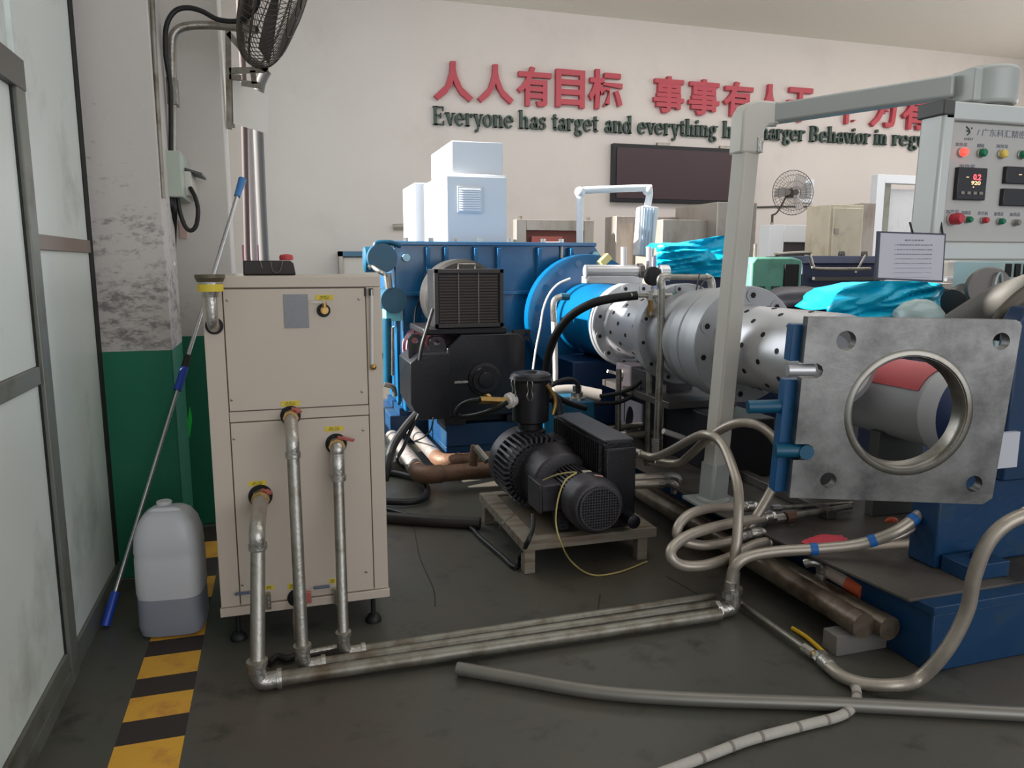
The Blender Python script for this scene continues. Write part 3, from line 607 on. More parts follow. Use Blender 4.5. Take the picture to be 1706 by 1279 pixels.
# ================================================================ FLOOR PIPES FROM CABINET
end=[P(1205,1022,z=.035),P(1205,1005,z=.035),P(1200,992,z=.04)]
specs=[('front',oA,2.80,P(430,1135,z=.035),P(1200,1022,z=.035),.026,'front one of the three'),('middle',oB,2.88,P(505,1108,z=.035),P(1195,1006,z=.035),.023,'middle of the three'),('rear',oC,2.96,P(573,1083,z=.04),P(1190,991,z=.04),.021,'rearmost of the three')]
for nm,(ox,oz),yp,bl,br,r,lb in specs:
    t=thing('galvanized_pipe','galvanized pipe down from the cabinet and along the floor, '+lb,'pipe',bl)
    top=Vector((ox,yp,oz))
    obj('riser',MB().tube([top,Vector((bl.x,bl.y,.07))],r,18,smooth=False),'galv',t)
    e0=Vector((bl.x,bl.y,.10)); obj('elbow',MB().tube([e0,Vector((bl.x,bl.y,.06)),Vector((bl.x+.018,bl.y,r+.008)),Vector((bl.x+.07,bl.y,r+.008))],r*1.22,16),'fit',t)
    for q,ax in ((e0,(0,0,1)),(Vector((bl.x+.065,bl.y,r+.008)),(1,0,0))): obj('collar',MB().lathe(q,ax,[(0,r*1.42),(.016,r*1.42)],20),'fit',t)
    obj('floor_run',MB().cyl((bl.x+.03,bl.y,r+.008),(br.x,br.y,r+.008),r,n=18),'galvd',t)
c=P(1213,1012,z=.04)
t=thing('corner_fitting','stained pipe corner fitting where the floor pipes meet the upright hoses','pipe fitting',(c.x,c.y,0))
obj('elbow',MB().tube([(c.x-.05,c.y,.036),(c.x-.01,c.y,.036),(c.x+.02,c.y,.05),(c.x+.02,c.y,.12)],.034,16),'fit',t)
obj('collar',MB().lathe((c.x-.065,c.y,.036),(1,0,0),[(0,.042),(.02,.042)],8),'fit',t)
obj('collar',MB().lathe((c.x+.02,c.y,.11),(0,0,1),[(0,.042),(.02,.042)],8),'fit',t)
obj('nipple',MB().cyl((c.x+.02,c.y,.12),(c.x+.02,c.y,.20),.026),'galvd',t)
t=thing('loose_valve','small drain valve and hose scrap on the floor between the pipes','valve',P(470,1100,z=0))
obj('body',MB().tube([P(448,1105,z=.02),P(462,1094,z=.02),P(480,1097,z=.02),P(500,1088,z=.02)],.014,10),'rub',t)
obj('pipe_stub',MB().tube([P(516,1087,z=.02),P(572,1076,z=.025)],.013,12,smooth=False),'fit',t)
single('steam_drip',MB().tube([P(493,1000,y=2.98),P(490,1030,y=2.98),P(493,1065,y=2.98)],.007,8),'fit','thin whitish drain tube hanging behind the middle riser','tube')

# conduit lying on floor, white hose, curved hose bottom right
single('floor_conduit',MB().tube([P(762,1113,z=.028),P(860,1130,z=.026),P(990,1152,z=.026),P(1150,1164,z=.026),P(1400,1173,z=.026),P(1720,1190,z=.026)],.024,18),mat('grey_conduit',(130,127,120),.42,.5,var=.1,scale=12),'long grey conduit lying loose across the floor in front','conduit')
a=P(762,1113,z=.028); b=P(770,1115,z=.028)
wh=thing('lagged_hose','white taped hose on the floor at the bottom edge, passing under the conduit','hose',P(1250,1235,z=0))
pts=[P(1095,1290,z=.018),P(1180,1258,z=.018),P(1250,1232,z=.018),P(1340,1208,z=.018),P(1400,1192,z=.018),P(1424,1172,z=.016),P(1427,1150,z=.018),P(1418,1135,z=.018)]
obj('hose_body',MB().tube(pts,.0165,12),mat('taped_white',(176,170,162),.6,var=.15,scale=16,bump=.3),wh)
hb=spline(pts,6)
for k in range(5,len(hb)-4,4): obj('tape_band',MB().lathe(hb[k],hb[k+1]-hb[k],[(0,.0172),(.006,.0178),(.012,.0172)],12),mat('band_dirty',(128,120,112),.6) if k==5 else bpy.data.materials['band_dirty'],wh)
def braided(name,label,pts,r,fits=True,cat='hose',m='hose',bands=None,loc=None):
    t=thing(name,label,cat,loc if loc else pts[0],group='braided hoses')
    obj('braid',MB().tube(pts,r*1.03,22,ripple=.03,rp=.010,rib=.10),m,t,ang=60)
    if fits:
        sp=spline([Vector(p) for p in pts],8)
        for i,j in ((0,1),(-1,-2)):
            d=(sp[j]-sp[i]).normalized(); f_=obj('crimp',MB().lathe(sp[i]-d*.005,d,[(0,r*1.05),(.004,r*1.2),(.05,r*1.2),(.055,r*1.02)],16),'fit',t)
            obj('hex_nut',MB().lathe(sp[i]-d*.03,d,[(0,r*1.35),(.026,r*1.35)],6),'fit',f_)
    if bands:
        for f0 in bands:
            q=resample(spline([Vector(p) for p in pts],8),200); k=int(f0*199)
            obj('blue_band',MB().lathe(q[k],q[k+1]-q[k],[(0,r*1.12),(.03,r*1.12)],16),'btape',t,label='blue tape band')
    return t
def path(lst): return [P(x,y,y=Y) for x,y,Y in lst]
FL=c.y
braided('braided_hose','stainless braided hose rising from the corner fitting over the first inner loop',path([(1219,985,2.72),(1223,940,2.74),(1229,883,2.78),(1230,819,2.84),(1219,775,2.95),(1202,738,3.1),(1179,724,3.2),(1156,729,3.35),(1112,753,3.6),(1086,761,3.75),(1055,752,3.85)]),.0215)
braided('braided_hose','stainless braided hose making the tallest loop beside the grey post',path([(1235,900,2.95),(1262,857,2.95),(1289,808,2.97),(1300,767,3.0),(1295,738,3.02),(1271,713,3.05),(1243,704,3.1),(1214,709,3.18),(1180,730,3.3),(1147,760,3.5),(1127,772,3.65),(1083,768,3.8)]),.0215)
braided('braided_hose','stainless braided hose lying in the smaller floor loop, upper coil',path([(1250,844,3.05),(1215,845,3.0),(1185,846,2.97),(1150,856,2.93),(1130,877,2.9),(1133,898,2.88),(1170,908,2.87),(1214,902,2.88),(1240,893,2.9)]),.0215)
braided('braided_hose','stainless braided hose lying in the larger floor loop, lower coil',path([(1280,861,2.98),(1250,866,2.93),(1214,872,2.9),(1156,888,2.84),(1124,908,2.8),(1118,927,2.77),(1135,941,2.76),(1170,942,2.76),(1214,929,2.8),(1257,907,2.84),(1292,901,2.86)]),.0225)
braided('braided_hose','long stainless braided hose with blue tape bands passing under the steel plate',path([(1216,985,2.68),(1220,955,2.68),(1229,938,2.67),(1250,926,2.66),(1297,918,2.62),(1361,914,2.56),(1422,908,2.5),(1460,898,2.46),(1494,884,2.42),(1525,862,2.42),(1552,838,2.44),(1575,790,2.5)]),.023,bands=(.38,.58,.74))
braided('braided_hose','thin braided hose of the same run strapped beneath the blue taped one',path([(1420,913,2.5),(1500,893,2.44),(1545,862,2.44),(1572,835,2.46)]),.010,fits=False)
braided('braided_hose','thick braided hose sweeping from the floor coupling up past the blue base',[P(1372,1100,z=.03),P(1400,1125,z=.03),P(1440,1139,z=.03),P(1490,1141,z=.045),P(1530,1131,y=1.98),P(1575,1085,y=1.93),P(1610,1020,y=1.9),P(1623,960,y=1.88),P(1645,905,y=1.86),P(1680,870,y=1.84),P(1730,850,y=1.82)],.023)
t=thing('floor_tube','thin steel tube running on the floor from the corner fitting to the thick hose','tube',P(1290,1045,z=0))
obj('tube_body',MB().tube([P(1232,1003,z=.03),P(1345,1083,z=.03)],.014,12,smooth=False),'galv',t)
obj('coupling',MB().tube([P(1340,1079,z=.03),P(1356,1090,z=.03)],.021,8,smooth=False),'fit',t); obj('coupling',MB().tube([P(1356,1090,z=.03),P(1368,1098,z=.03)],.018,12,smooth=False),'brass',t)
single('yellow_stick',MB().tube([P(1320,1046,z=.01),P(1345,1062,z=.012),P(1374,1088,z=.01)],.009,8),'ylw','short yellow plastic strip on the floor beside the thin tube','stick')

# ================================================================ MACHINE BASE + OIL PIPES
BZ=.26
base=thing('machine_bed','blue welded machine base carrying the extruder barrel, with oily deck','machine base',(2.8,3.5,0))
obj('side_frame',MB().prism([(2.245,2.06,0),(3.45,2.06,0),(3.45,5.34,0),(2.6,5.34,0),(2.19,5.34,0)],(0,0,BZ-.03)),'blued',base,bevel=.006)
obj('top_flange',MB().prism([(2.235,2.05,BZ-.03),(3.46,2.05,BZ-.03),(3.46,2.32,BZ-.03),(2.32,2.36,BZ-.03),(2.24,4.6,BZ-.03),(2.14,4.6,BZ-.03),(2.14,3.0,BZ-.03)],(0,0,.034)),'blued',base,bevel=.003)
obj('deck_plate',MB().prism([(2.19,2.12,BZ),(3.45,2.12,BZ),(3.45,5.3,BZ),(2.05,5.3,BZ),(2.06,3.6,BZ),(2.05,3.2,BZ)],(0,0,.012)),'deck',base,bevel=.002)
obj('base_extension',MB().box(1.79,3.3,5.35,7.3,0,.298),'blued',base,bevel=.006)
q=P(1625,955,z=BZ)
obj('foot_block',MB().box(q.x-.13,q.x+.08,q.y-.08,q.y+.05,BZ+.012,BZ+.075).cyl((q.x-.02,q.y-.02,BZ+.07),(q.x-.02,q.y-.02,BZ+.10),.03,n=6),'blued',base,bevel=.004)
for nm,(x0,x1),r,z,lb in (('a',(2.09,2.05),.048,.13,'front one, its open end clearly seen'),('b',(2.185,2.10),.045,.12,'rear one, tucked against the blue base')):
    y0=2.23 if nm=='a' else 2.2
    t=thing('oil_pipe','thick greasy pipe along the machine base, '+lb,'pipe',(x0,y0,0),group=None)
    obj('pipe_run',MB().cyl((x0,y0,z),(x1,5.2,z),r,n=28),'oil',t)
    obj('end_cap',MB().lathe((x0,y0-.004,z),(0,1,0),[(0,r*.62),(0,r*1.06),(.05,r*1.06)],28),'oil',t)
    obj('end_plug',MB().lathe((x0,y0-.001,z),(0,1,0),[(0,r*.6),(.01,r*.6)],24),'rust' if nm=='a' else 'hole',t)
single('support_block',MB().box(2.0,2.24,2.26,2.34,0,.082),mat('grey_block',(112,108,104),.7),'small grey block propping the ends of the oil pipes','block',bevel=.003)
# elbows on pipes
for i,(x,y,lb) in enumerate([(1353,940,'galvanized elbow stub standing on the front oil pipe'),(1436,958,'galvanized elbow stub over the card roll, with a white drip')]):
    c=P(x,y,y=2.62-.14*i); t=thing('elbow_stub',lb,'pipe fitting',(c.x,c.y,0))
    k=P(x+22,y+45,y=2.62-.14*i)
    obj('elbow',MB().tube([c+Vector((-.02,.02,0)),c+Vector((.0,.0,.012)),c+Vector((.03,-.01,0)),Vector((c.x+.042,c.y-.01,c.z-.05))],.021,14),'fit',t)
    obj('collar',MB().lathe((c.x+.042,c.y-.01,c.z-.06),(0,0,1),[(0,.026),(.014,.026)],16),'fit',t)
    obj('stub',MB().cyl((c.x+.042,c.y-.01,.10),(c.x+.042,c.y-.01,c.z-.05),.014),'rust',t)
    if i: obj('plaster_drip',MB().tube([(c.x+.05,c.y-.033,c.z-.06),(c.x+.05,c.y-.035,c.z-.10)],.008,8),'pvc',t)
a=P(1378,948,y=2.62); b=P(1440,985,y=2.42)
t=thing('wrapped_roll','pinkish wrapped roll with orange end tape lying behind the elbow stubs','roll',a)
obj('roll_body',MB().cyl(a,b,.034,n=20),'cardb',t); obj('orange_end',MB().cyl(a.lerp(b,.62),a.lerp(b,1.02),.036,n=20),'orange',t)
# rag & sundries on deck
def blob(c,sx,sy,sz,seed,n=24,amp=.25,fq=3):
    mb=MB(); vs=[];fs=[]; m_=12
    for i in range(m_+1):
        ph=PI/2*(i/m_)
        for k in range(n):
            a=2*PI*k/n; d=Vector((math.cos(a)*math.cos(ph),math.sin(a)*math.cos(ph),math.sin(ph)))
            q=1+amp*noise.noise(d*fq+Vector((seed,0,0)))
            vs.append(Vector((c[0]+sx*d.x*q,c[1]+sy*d.y*q,c[2]+sz*d.z*q)))
    for i in range(m_):
        for k in range(n): fs.append((i*n+k,i*n+(k+1)%n,(i+1)*n+(k+1)%n,(i+1)*n+k))
    fs.append(tuple(reversed(range(n)))); return mb.add(vs,fs)
c=P(1375,902,z=BZ+.012); single('red_rag',blob(c,.11,.05,.025,2),'rag','crumpled pinkish red rag on the deck behind the taped hose','rag')
c=P(1485,868,z=BZ+.012); single('orange_rag',blob(c,.035,.02,.02,5),'orange','small orange rag on the deck near the plate','rag')
c=P(1395,818,z=BZ+.012)
# steel nozzles / rods on deck right of loops
for i,(x0,y0,x1,y1,Y,r,lb) in enumerate([(1295,846,1420,838,3.05,.011,'slim steel rod fitting behind the hose loops, rear one'),(1318,860,1418,843,2.98,.018,'thick steel pipe nipple on the deck, with a brown nut'),(1325,877,1480,874,2.95,.010,'long thin tube on the deck below the steel plate')]):
    t=thing('deck_tube',lb,'tube',P(x0,y0,y=Y)); a,b=P(x0,y0,y=Y),P(x1,y1,y=Y)
    obj('tube_body',MB().cyl(a,b,r,r*.8,n=14),'galv',t)
    obj('nut',MB().lathe(a-(b-a).normalized()*.03,b-a,[(0,r*1.5),(.05,r*1.5)],6),'rust' if i==1 else 'fit',t)
    if i==1: obj('nut',MB().lathe(a-(b-a).normalized()*.09,b-a,[(0,r*1.2),(.05,r*1.2)],6),'fit',t)
c=P(1262,887,y=2.9); t=thing('pipe_elbow','bright pipe elbow at the end of the upper coil on the deck','pipe fitting',c)
obj('elbow',MB().tube([c+Vector((-.04,0,.0)),c,c+Vector((.03,.01,-.01)),c+Vector((.04,.03,-.05))],.025,14),'fit',t)
for i,(x,y,Y) in enumerate([(1118,793,3.75),(1112,804,3.7)]):
    c=P(x,y,y=Y); t=thing('hose_elbow',['bright elbow ending the rear hose right of the vacuum pump','bright elbow ending the front hose right of the vacuum pump'][i],'pipe fitting',c)
    obj('elbow',MB().tube([c+Vector((-.03,0,0)),c+Vector((.01,0,0)),c+Vector((.04,-.01,-.015)),c+Vector((.045,-.01,-.06))],.024,14),'fit',t)
    obj('nut',MB().lathe(c+Vector((-.06,0,0)),(1,0,0),[(0,.03),(.03,.03)],6),'fit',t)
    obj('hose_tail',MB().tube([c+Vector((-.4,.05,0)),c+Vector((-.05,0,0))],.024,14,ripple=.03,rp=.012),'hose',t)

# ================================================================ EXTRUDER BARREL  (axis along Y at X=AX, Z=AZ)
AX,AZ=2.452,1.06
ex=thing('extruder_barrel','silver and blue extruder barrel with bolted flanges, running from the gearbox','extruder barrel',(AX,4.5,BZ))
def lat(name,y0,prof,m,parent=ex,n=64,label=None,cap=True): return obj(name,MB().lathe((AX,y0,AZ),(0,-1,0),prof,n,cap),m,parent,label,ang=30)
fa=lat('drive_flange',5.98,[(0,.52),(.10,.52),(.105,.51),(.105,.30)],'blue',label='large round blue flange against the gearbox')
lat('feed_section',5.9,[(0,.29),(.78,.275)],'blue',label='bright blue feed cylinder')
fB=lat('flange',5.12,[(0,.20),(0,.30),(.012,.31),(.10,.31),(.105,.305),(.105,.24)],'silver2')
lat('barrel_section',5.02,[(0,.245),(.03,.225),(.60,.225)],'silver')
fC=lat('flange',4.46,[(0,.2),(0,.24),(.06,.25),(.07,.315),(.16,.32),(.165,.315),(.165,.25)],'silver2')
lat('stepped_neck',4.30,[(0,.27),(.06,.255),(.14,.26),(.20,.29),(.30,.30),(.34,.28),(.36,.30),(.46,.305),(.47,.29),(.50,.29),(.505,.318),(.60,.322)],'silver2')
fD=lat('flange',3.72,[(0,.322),(.10,.322),(.104,.318),(.104,.22)],'silver2')
lat('barrel_section',3.64,[(0,.235),(.03,.218),(.66,.218),(.67,.212),(.68,.218),(.76,.218),(.765,.19),(.70,.12)],'silver')
bm_=MB().lathe((0,0,0),(0,-1,0),[(0,.026),(.002,.028),(.006,.028),(.006,.018)],20,cap=False).lathe((0,0,0),(0,-1,0),[(0,.017),(.006,.017)],16)
bm_=bm_.mesh('bolt'); bh=MB().lathe((0,0,0),(0,-1,0),[(.0,.009),(.0075,.009)],6).mesh('socket')
def bolts(flange,yf,rad,n,ph,s=1.0):
    for k in range(n):
        a=2*PI*(k+ph)/n
        o=obj('bolt',bm_,'silver2' if flange is not fa else 'blue',flange,local=True); o.location=Vector((AX+rad*math.cos(a),yf,AZ+rad*math.sin(a)))-ex.location; o.scale=(s,1,s)
        r_=obj('socket',bh,'hole',flange,local=True); r_.location=Vector((AX+rad*math.cos(a),yf,AZ+rad*math.sin(a)))-ex.location; r_.scale=(s*1.4,1.05,s*1.4)
bolts(fB,5.015,.273,12,.5,1.15); bolts(fC,4.295,.288,12,.3,1.0); bolts(fD,3.616,.273,10,.35,1.35)
# separate materials for the blue flange bolts
bb=bm_.copy(); bb.materials.clear(); bb.materials.append(M['blue'])
for k in range(16):
    a=2*PI*(k+.5)/16
    o=bpy.data.objects.new('bolt',bb); COL.objects.link(o); o.parent=fa; o.location=Vector((AX+.45*math.cos(a),5.875,AZ+.45*math.sin(a)))-ex.location
pl=MB().lathe((0,0,0),(0,0,1),[(-.01,.012),(.0,.014),(.0025,.014),(.0025,.009)],14).mesh('plug')
pl.materials.append(M['hole'])
for (ya,yb,rr,rows) in ((4.98,4.50,.225,4),(3.55,2.98,.218,4)):
    for i in range(rows):
        y=ya-(ya-yb)*(i+.5)/rows
        for k in range(10):
            a=2*PI*(k+.25+.5*(i%2))/10
            o=bpy.data.objects.new('screw_plug',pl); COL.objects.link(o); o.parent=ex
            n_=Vector((math.cos(a),0,math.sin(a))); o.location=Vector((AX,y,AZ))+n_*rr-ex.location; o.rotation_euler=n_.to_track_quat('Z','Y').to_euler()
# black screen stand under barrel
us=thing('barrel_support','dark steel pedestal under the barrel flanges','support',(AX,4.6,BZ))
obj('pedestal',MB().box(AX-.05,AX+.28,3.7,5.2,BZ+.012,.62),mat('dark_pedestal',(30,30,36),.5,.3),us,bevel=.01)
obj('saddle',MB().box(AX-.14,AX+.2,4.5,5.0,.62,.80),'pumpg',us,bevel=.008)
obj('shelf',MB().box(AX-.2,AX+.28,4.1,5.1,.62,.665),'grim',us,bevel=.004)
single('deck_box',MB().prism([(2.1,5.3,BZ+.013),(3.1,5.3,BZ+.013),(3.1,5.8,BZ+.013),(2.1,5.8,BZ+.013)],(0,0,.5)),mat('deep_blue_housing',(6,44,84),.45),'deep blue housing under the feed cylinder','housing',bevel=.01)
single('grey_collector',MB().prism([(1.75,4.75,.302-.302),(2.04,4.75,0),(2.04,5.3,0),(1.75,5.3,0)],(0,0,.25)),mat('pale_blue_plate',(100,140,160),.4,.3),'pale blue step plate left of the machine base','step',bevel=.005)
# hot/white pipe at feed section
c0=P(948,497,y=5.25)
def pp(l,Y): return [P(x,y,y=Y) for x,y in l]
t=thing('drain_pipe','slim white pipe rising to an elbow at the blue feed cylinder','pipe',P(925,625,y=5.2))
obj('pipe_foot',MB().cyl((P(924,650,y=5.2).x,5.2,0),P(924,650,y=5.2),.022),'pvc',t); obj('pipe_run',MB().tube(pp([(924,650),(925,620),(923,530)],5.2),.022,14,smooth=False),'pvc',t)
obj('elbow',MB().tube(pp([(923,535),(922,508),(926,498),(936,494)],5.2),.024,12),'fit',t)
obj('valve',MB().tube(pp([(934,494),(948,494)],5.2),.026,8,smooth=False),'teal',t)
single('white_cable',MB().tube(pp([(888,615),(893,580),(900,545),(905,515),(915,490),(930,473),(950,464)],5.1),.008,8),'pvc','thin white cable rising from the filter canister past the blue flange','cable')
single('black_hose',MB().tube([P(908,640,y=4.8),P(912,600,y=4.75),P(925,560,y=4.6),P(950,527,y=4.5),P(985,506,y=4.4),P(1020,497,y=4.35),P(1062,492,y=4.3)],.028,14),'rub','thick black hose arching in front of the blue cylinder to the gauge fittings','hose')
g=thing('pressure_gauge','round black pressure gauge with its brass tee fittings above the barrel','gauge',P(1085,458,y=4.3))
c=P(1085,460,y=4.28)
obj('dial',MB().lathe(c,(0.1,-1,0),[(0,.055),(.004,.058),(.03,.058),(.034,.052)],32),'rub',g)
obj('stem',MB().tube(pp([(1087,470),(1087,492)],4.3),.010,10,smooth=False),'fit',g)
obj('tee',MB().tube(pp([(1050,492),(1090,492),(1120,492)],4.3),.016,12,smooth=False).tube(pp([(1082,484),(1082,500)],4.3),.02,8,smooth=False),'fit',g)
obj('ball_valve',MB().tube(pp([(1084,500),(1084,527)],4.28),.017,10,smooth=False),'brass',g); obj('lever',MB().obox(P(1084,522,y=4.26),P(1094,524,y=4.26),.012,.02),'galv',g)
obj('green_sleeve',MB().tube(pp([(1119,492),(1135,491)],4.3),.018,12,smooth=False),'lgrn',g)
obj('outlet',MB().tube(pp([(1135,491),(1150,492),(1172,490)],4.3),.012,12),'galv',g)
hp=thing('water_pipe','upright water pipe with elbows in front of the barrel','pipe',P(1098,745,z=BZ))
obj('upright',MB().tube(pp([(1102,476),(1100,600),(1094,742)],4.05),.022,14,smooth=False),'galv',hp)
obj('top_elbow',MB().tube(pp([(1102,480),(1101,466),(1106,461),(1115,461)],4.05),.026,12),'fit',hp)
obj('crossover',MB().tube(pp([(1112,461),(1180,462)],4.2),.018,12,smooth=False),'galv',hp)
obj('end_elbow',MB().tube(pp([(1176,461),(1184,466),(1186,480)],4.2),.024,12),'fit',hp)
obj('foot_fitting',MB().tube(pp([(1094,730),(1094,752)],4.05),.032,8,smooth=False),'fit',hp)
for i,(x,Y,y0,y1) in enumerate(((1031,4.7,615,693),(1082,4.45,612,700),(1105,4.45,640,712))):
    single('return_pipe',MB().tube([P(x,y0,y=Y),Vector((P(x-1,y1,y=Y).x,Y,BZ+.012))],.02,12,smooth=False),'galv',['short upright pipe under the first silver flange','left one of two upright pipes beside the water pipe','right one of two upright pipes beside the water pipe'][i],'pipe')
for i,(x0,y0,x1,y1,Y,r) in enumerate([(960,722,1085,706,4.75,.022),(975,735,1120,718,4.5,.024),(1105,718,1185,745,4.15,.018)]):
    single('deck_pipe',MB().tube(pp([(x0,y0),(x1,y1)],Y),r,12,smooth=False),['galvd','galvd','pvc'][i],['horizontal brownish pipe behind the pump box, upper one','horizontal pale pipe behind the pump box, lower one','short white pipe on the deck left of the grey post'][i],'pipe')
hf=thing('heater_manifold','bright machined manifold with two upright studs on top of the barrel','manifold',P(1020,455,y=4.75))
obj('body',MB().tube(pp([(975,452),(1066,452)],4.8),.045,14,smooth=False),'silver',hf); obj('foot',MB().box(P(976,465,y=4.8).x,P(1066,465,y=4.8).x,4.76,4.88,P(1000,472,y=4.8).z,P(1000,460,y=4.8).z),'silver',hf,bevel=.005)
for x in (1039,1081): obj('stud',MB().tube(pp([(x,452),(x,411)],4.8),.02,12,smooth=False),'silver',hf)
obj('nut',MB().tube(pp([(1062,452),(1070,452)],4.79),.055,8,smooth=False),'grim',hf); obj('nut',MB().tube(pp([(1098,453),(1112,453)],4.79),.05,12,smooth=False),'silver',hf)
for k,pts in enumerate(([(1140,545),(1158,500),(1172,470),(1186,462)],[(1146,550),(1160,515),(1170,480)],[(1155,512),(1164,462),(1167,455)])):
    single('loose_wire',MB().tube(pp(pts,4.02),.0045,6),'dkgrey',['thin dark wire trailing over the stepped neck, leftmost','thin dark wire trailing over the stepped neck, middle','thin dark wire sticking up above the stepped neck'][k],'wire')
yb=thing('yellow_sensor','small yellow plug on the upper right edge of the blue flange','sensor',P(1008,435,y=5.7))
obj('plug',MB().obox(P(1000,440,y=5.7),P(1014,426,y=5.7),.07,.06),mat('pale_yellow_plastic',(232,216,140),.5),yb,bevel=.006); obj('socket',MB().obox(P(1003,443,y=5.7),P(1010,448,y=5.7),.05,.06),'rub',yb)
t=thing('sampling_valve','small pale lever valve under the first silver flange','valve',P(1040,626,y=4.9))
obj('body',MB().tube(pp([(1030,622),(1068,624)],4.9),.03,12,smooth=False),'creamb',t); obj('lever',MB().obox(P(1012,618,y=4.9),P(1035,624,y=4.9),.02,.02),'pvc',t)
for i,pts in enumerate(([(1000,660),(1030,655),(1055,645),(1078,625)],[(990,672),(1030,670),(1060,655),(1080,632)])):
    single('lubrication_hose',MB().tube(pp(pts,4.6),.014,10),'rub',['thin black hose curving under the first silver flange, upper one','thin black hose curving under the first silver flange, lower one'][i],'hose')
ob=thing('oil_tank','small teal oil tank with a breather cap behind the vacuum pump','tank',P(965,690,y=4.6))
a=P(925,690,y=4.6); b=P(992,668,y=4.6)
obj('tank_body',MB().box(a.x,b.x,4.6,4.95,.2,b.z),'teal',ob,bevel=.012)
c=P(963,664,y=4.68); obj('breather',MB().lathe((c.x,4.7,b.z),(0,0,1),[(0,.06),(.015,.06),(.02,.04),(.05,.04),(.055,.03),(.09,.03)],20),'fit',ob)
single('tank_hose',MB().tube(pp([(912,645),(935,634),(952,632),(962,640),(963,655)],4.66),.016,10),'rub','thin black hose dropping into the teal tank cap','hose')
single('white_duct',MB().tube([P(920,655,y=5.0),P(955,652,y=5.0),P(1000,660,y=4.95)],.05,14),mat('dusty_white_duct',(150,144,138),.6),'pale duct end lying behind the teal tank','duct')

# ================================================================ STEEL DIE PLATE, ITS BLUE FRAME AND COLUMN
PC=P(1502,688,y=2.22)
dp=thing('die_plate','square scuffed steel plate with a large round bore and corner holes','steel plate',PC,rot=(0,0,-YAW-R(0)))
hw,hh=.363,.343; sx=.0
# local: u right, v up ; w toward back (+Y local)
outer=[(-.358,.348),(.345,.336),(.372,.30),(.352,-.30),(.30,-.352),(-.375,-.330),(-.372,-.22),(-.368,-.13),(-.33,-.13),(-.31,-.14),(-.30,-.16),(-.31,-.185),(-.33,-.19),(-.369,-.19)]
outer=[(-.352,.348),(.356,.338),(.386,.302),(.350,-.300),(.300,-.345),(-.388,-.318)]
slot=lambda v:[( -.42,v-.022),(-.345,v-.022),(-.333,v-.012),(-.330,v),(-.333,v+.012),(-.345,v+.022),(-.42,v+.022)]
# outline with two slots cut into the left edge
ol=[(-.374,.356),(.372,.345),(.388,.338),(.396,.322),(.352,-.318),(.318,-.342),(-.403,-.316),(-.398,-.172),(-.345,-.172),(-.330,-.162),(-.322,-.142),(-.330,-.122),(-.345,-.112),(-.394,-.112),
    (-.384,.133),(-.330,.133),(-.314,.143),(-.308,.160),(-.314,.177),(-.330,.187),(-.382,.187)]
holes=[circ(.014,.004,.209,72),circ(-.232,.270,.036,28),circ(.327,.268,.031,28),circ(-.263,-.250,.030,28),circ(.279,-.263,.031,28)]
pf=shape2d([ol]+holes,.045,lambda u,v,w_:Vector((u,w_,v)))
pm=obj('plate_body',merged(pf),'steel',dp,local=True,ang=30)
obj('bore_ring',MB().lathe((.014,-.027,.004),(0,1,0),[(0,.214),(0,.228),(.004,.235),(.02,.235),(.02,.209),(.075,.208),(.075,.198),(.03,.200),(.012,.204),(0,.214)],72,cap=False),'steelr',dp,local=True)
fr_=[[(-.405,.325),(-.28,.325),(-.28,-.31),(-.425,-.31)]]
fr=thing('plate_frame','blue steel frame edge behind the left side of the steel plate, with stub rods','frame',PC,rot=(0,0,-YAW))
obj('edge_bar',MB().prism([(-.408,.03,.325),(-.30,.03,.325),(-.34,.03,.19),(-.415,.03,.19)],(0,.06,0)).prism([(-.425,.03,.12),(-.34,.03,.12),(-.36,.03,-.31),(-.445,.03,-.31)],(0,.06,0)),mat('frame_blue',(10,84,136),.4,var=.15),fr,local=True,bevel=.003)
obj('stub_rod',MB().cyl((-.55,.06,.012),(-.39,.06,.016),.025),'teal',fr,local=True); obj('weld_bead',MB().lathe((-.41,.06,.016),(1,0,0),[(0,.028),(.012,.033),(.02,.027)],16),'teal',fr,local=True)
obj('hinge_pin',MB().cyl((-.46,-.0,-.142),(-.345,-.0,-.142),.026).lathe((-.352,-.03,-.142),(0,1,0),[(0,.008),(0,.027),(.03,.027)],24),'teal',fr,local=True)
obj('side_steel_bar',MB().cyl((-.43,.0,.160),(-.335,.0,.160),.022),'silver',fr,local=True)
q0=P(1575,958,z=BZ)
hc=thing('hinge_column','tall dark blue column standing on the base at the right edge','column',(q0.x+.2,q0.y+.1,BZ))
cb=MB().box(q0.x-.02,q0.x+.7,q0.y+.04,q0.y+.18,BZ+.012,.66)
obj('lower_column',cb,'blued',hc,bevel=.01)
z3=1.36
obj('upper_column',MB().prism([(2.68,2.20,.655),(3.3,2.20,.655),(3.3,2.20,1.34),(2.72,2.20,1.34),(2.68,2.20,1.28)],(0,.08,0)),mat('column_blue',(16,50,84),.4,var=.2),hc,bevel=.01)
a=P(1690,830,y=2.0); obj('label_card',MB().box(a.x+.12,a.x+.22,2.18,2.20,.72,.86),'paper',hc)
# hose arcing at top right in front of column
braided('braided_hose','braided hose arching down at the right edge above the steel plate',path([(1740,470,2.35),(1706,492,2.35),(1680,515,2.35),(1668,530,2.36),(1660,560,2.4)]),.03,fits=False,m=mat('dusty_hose',(98,92,82),.55,.2,var=.15,scale=20))
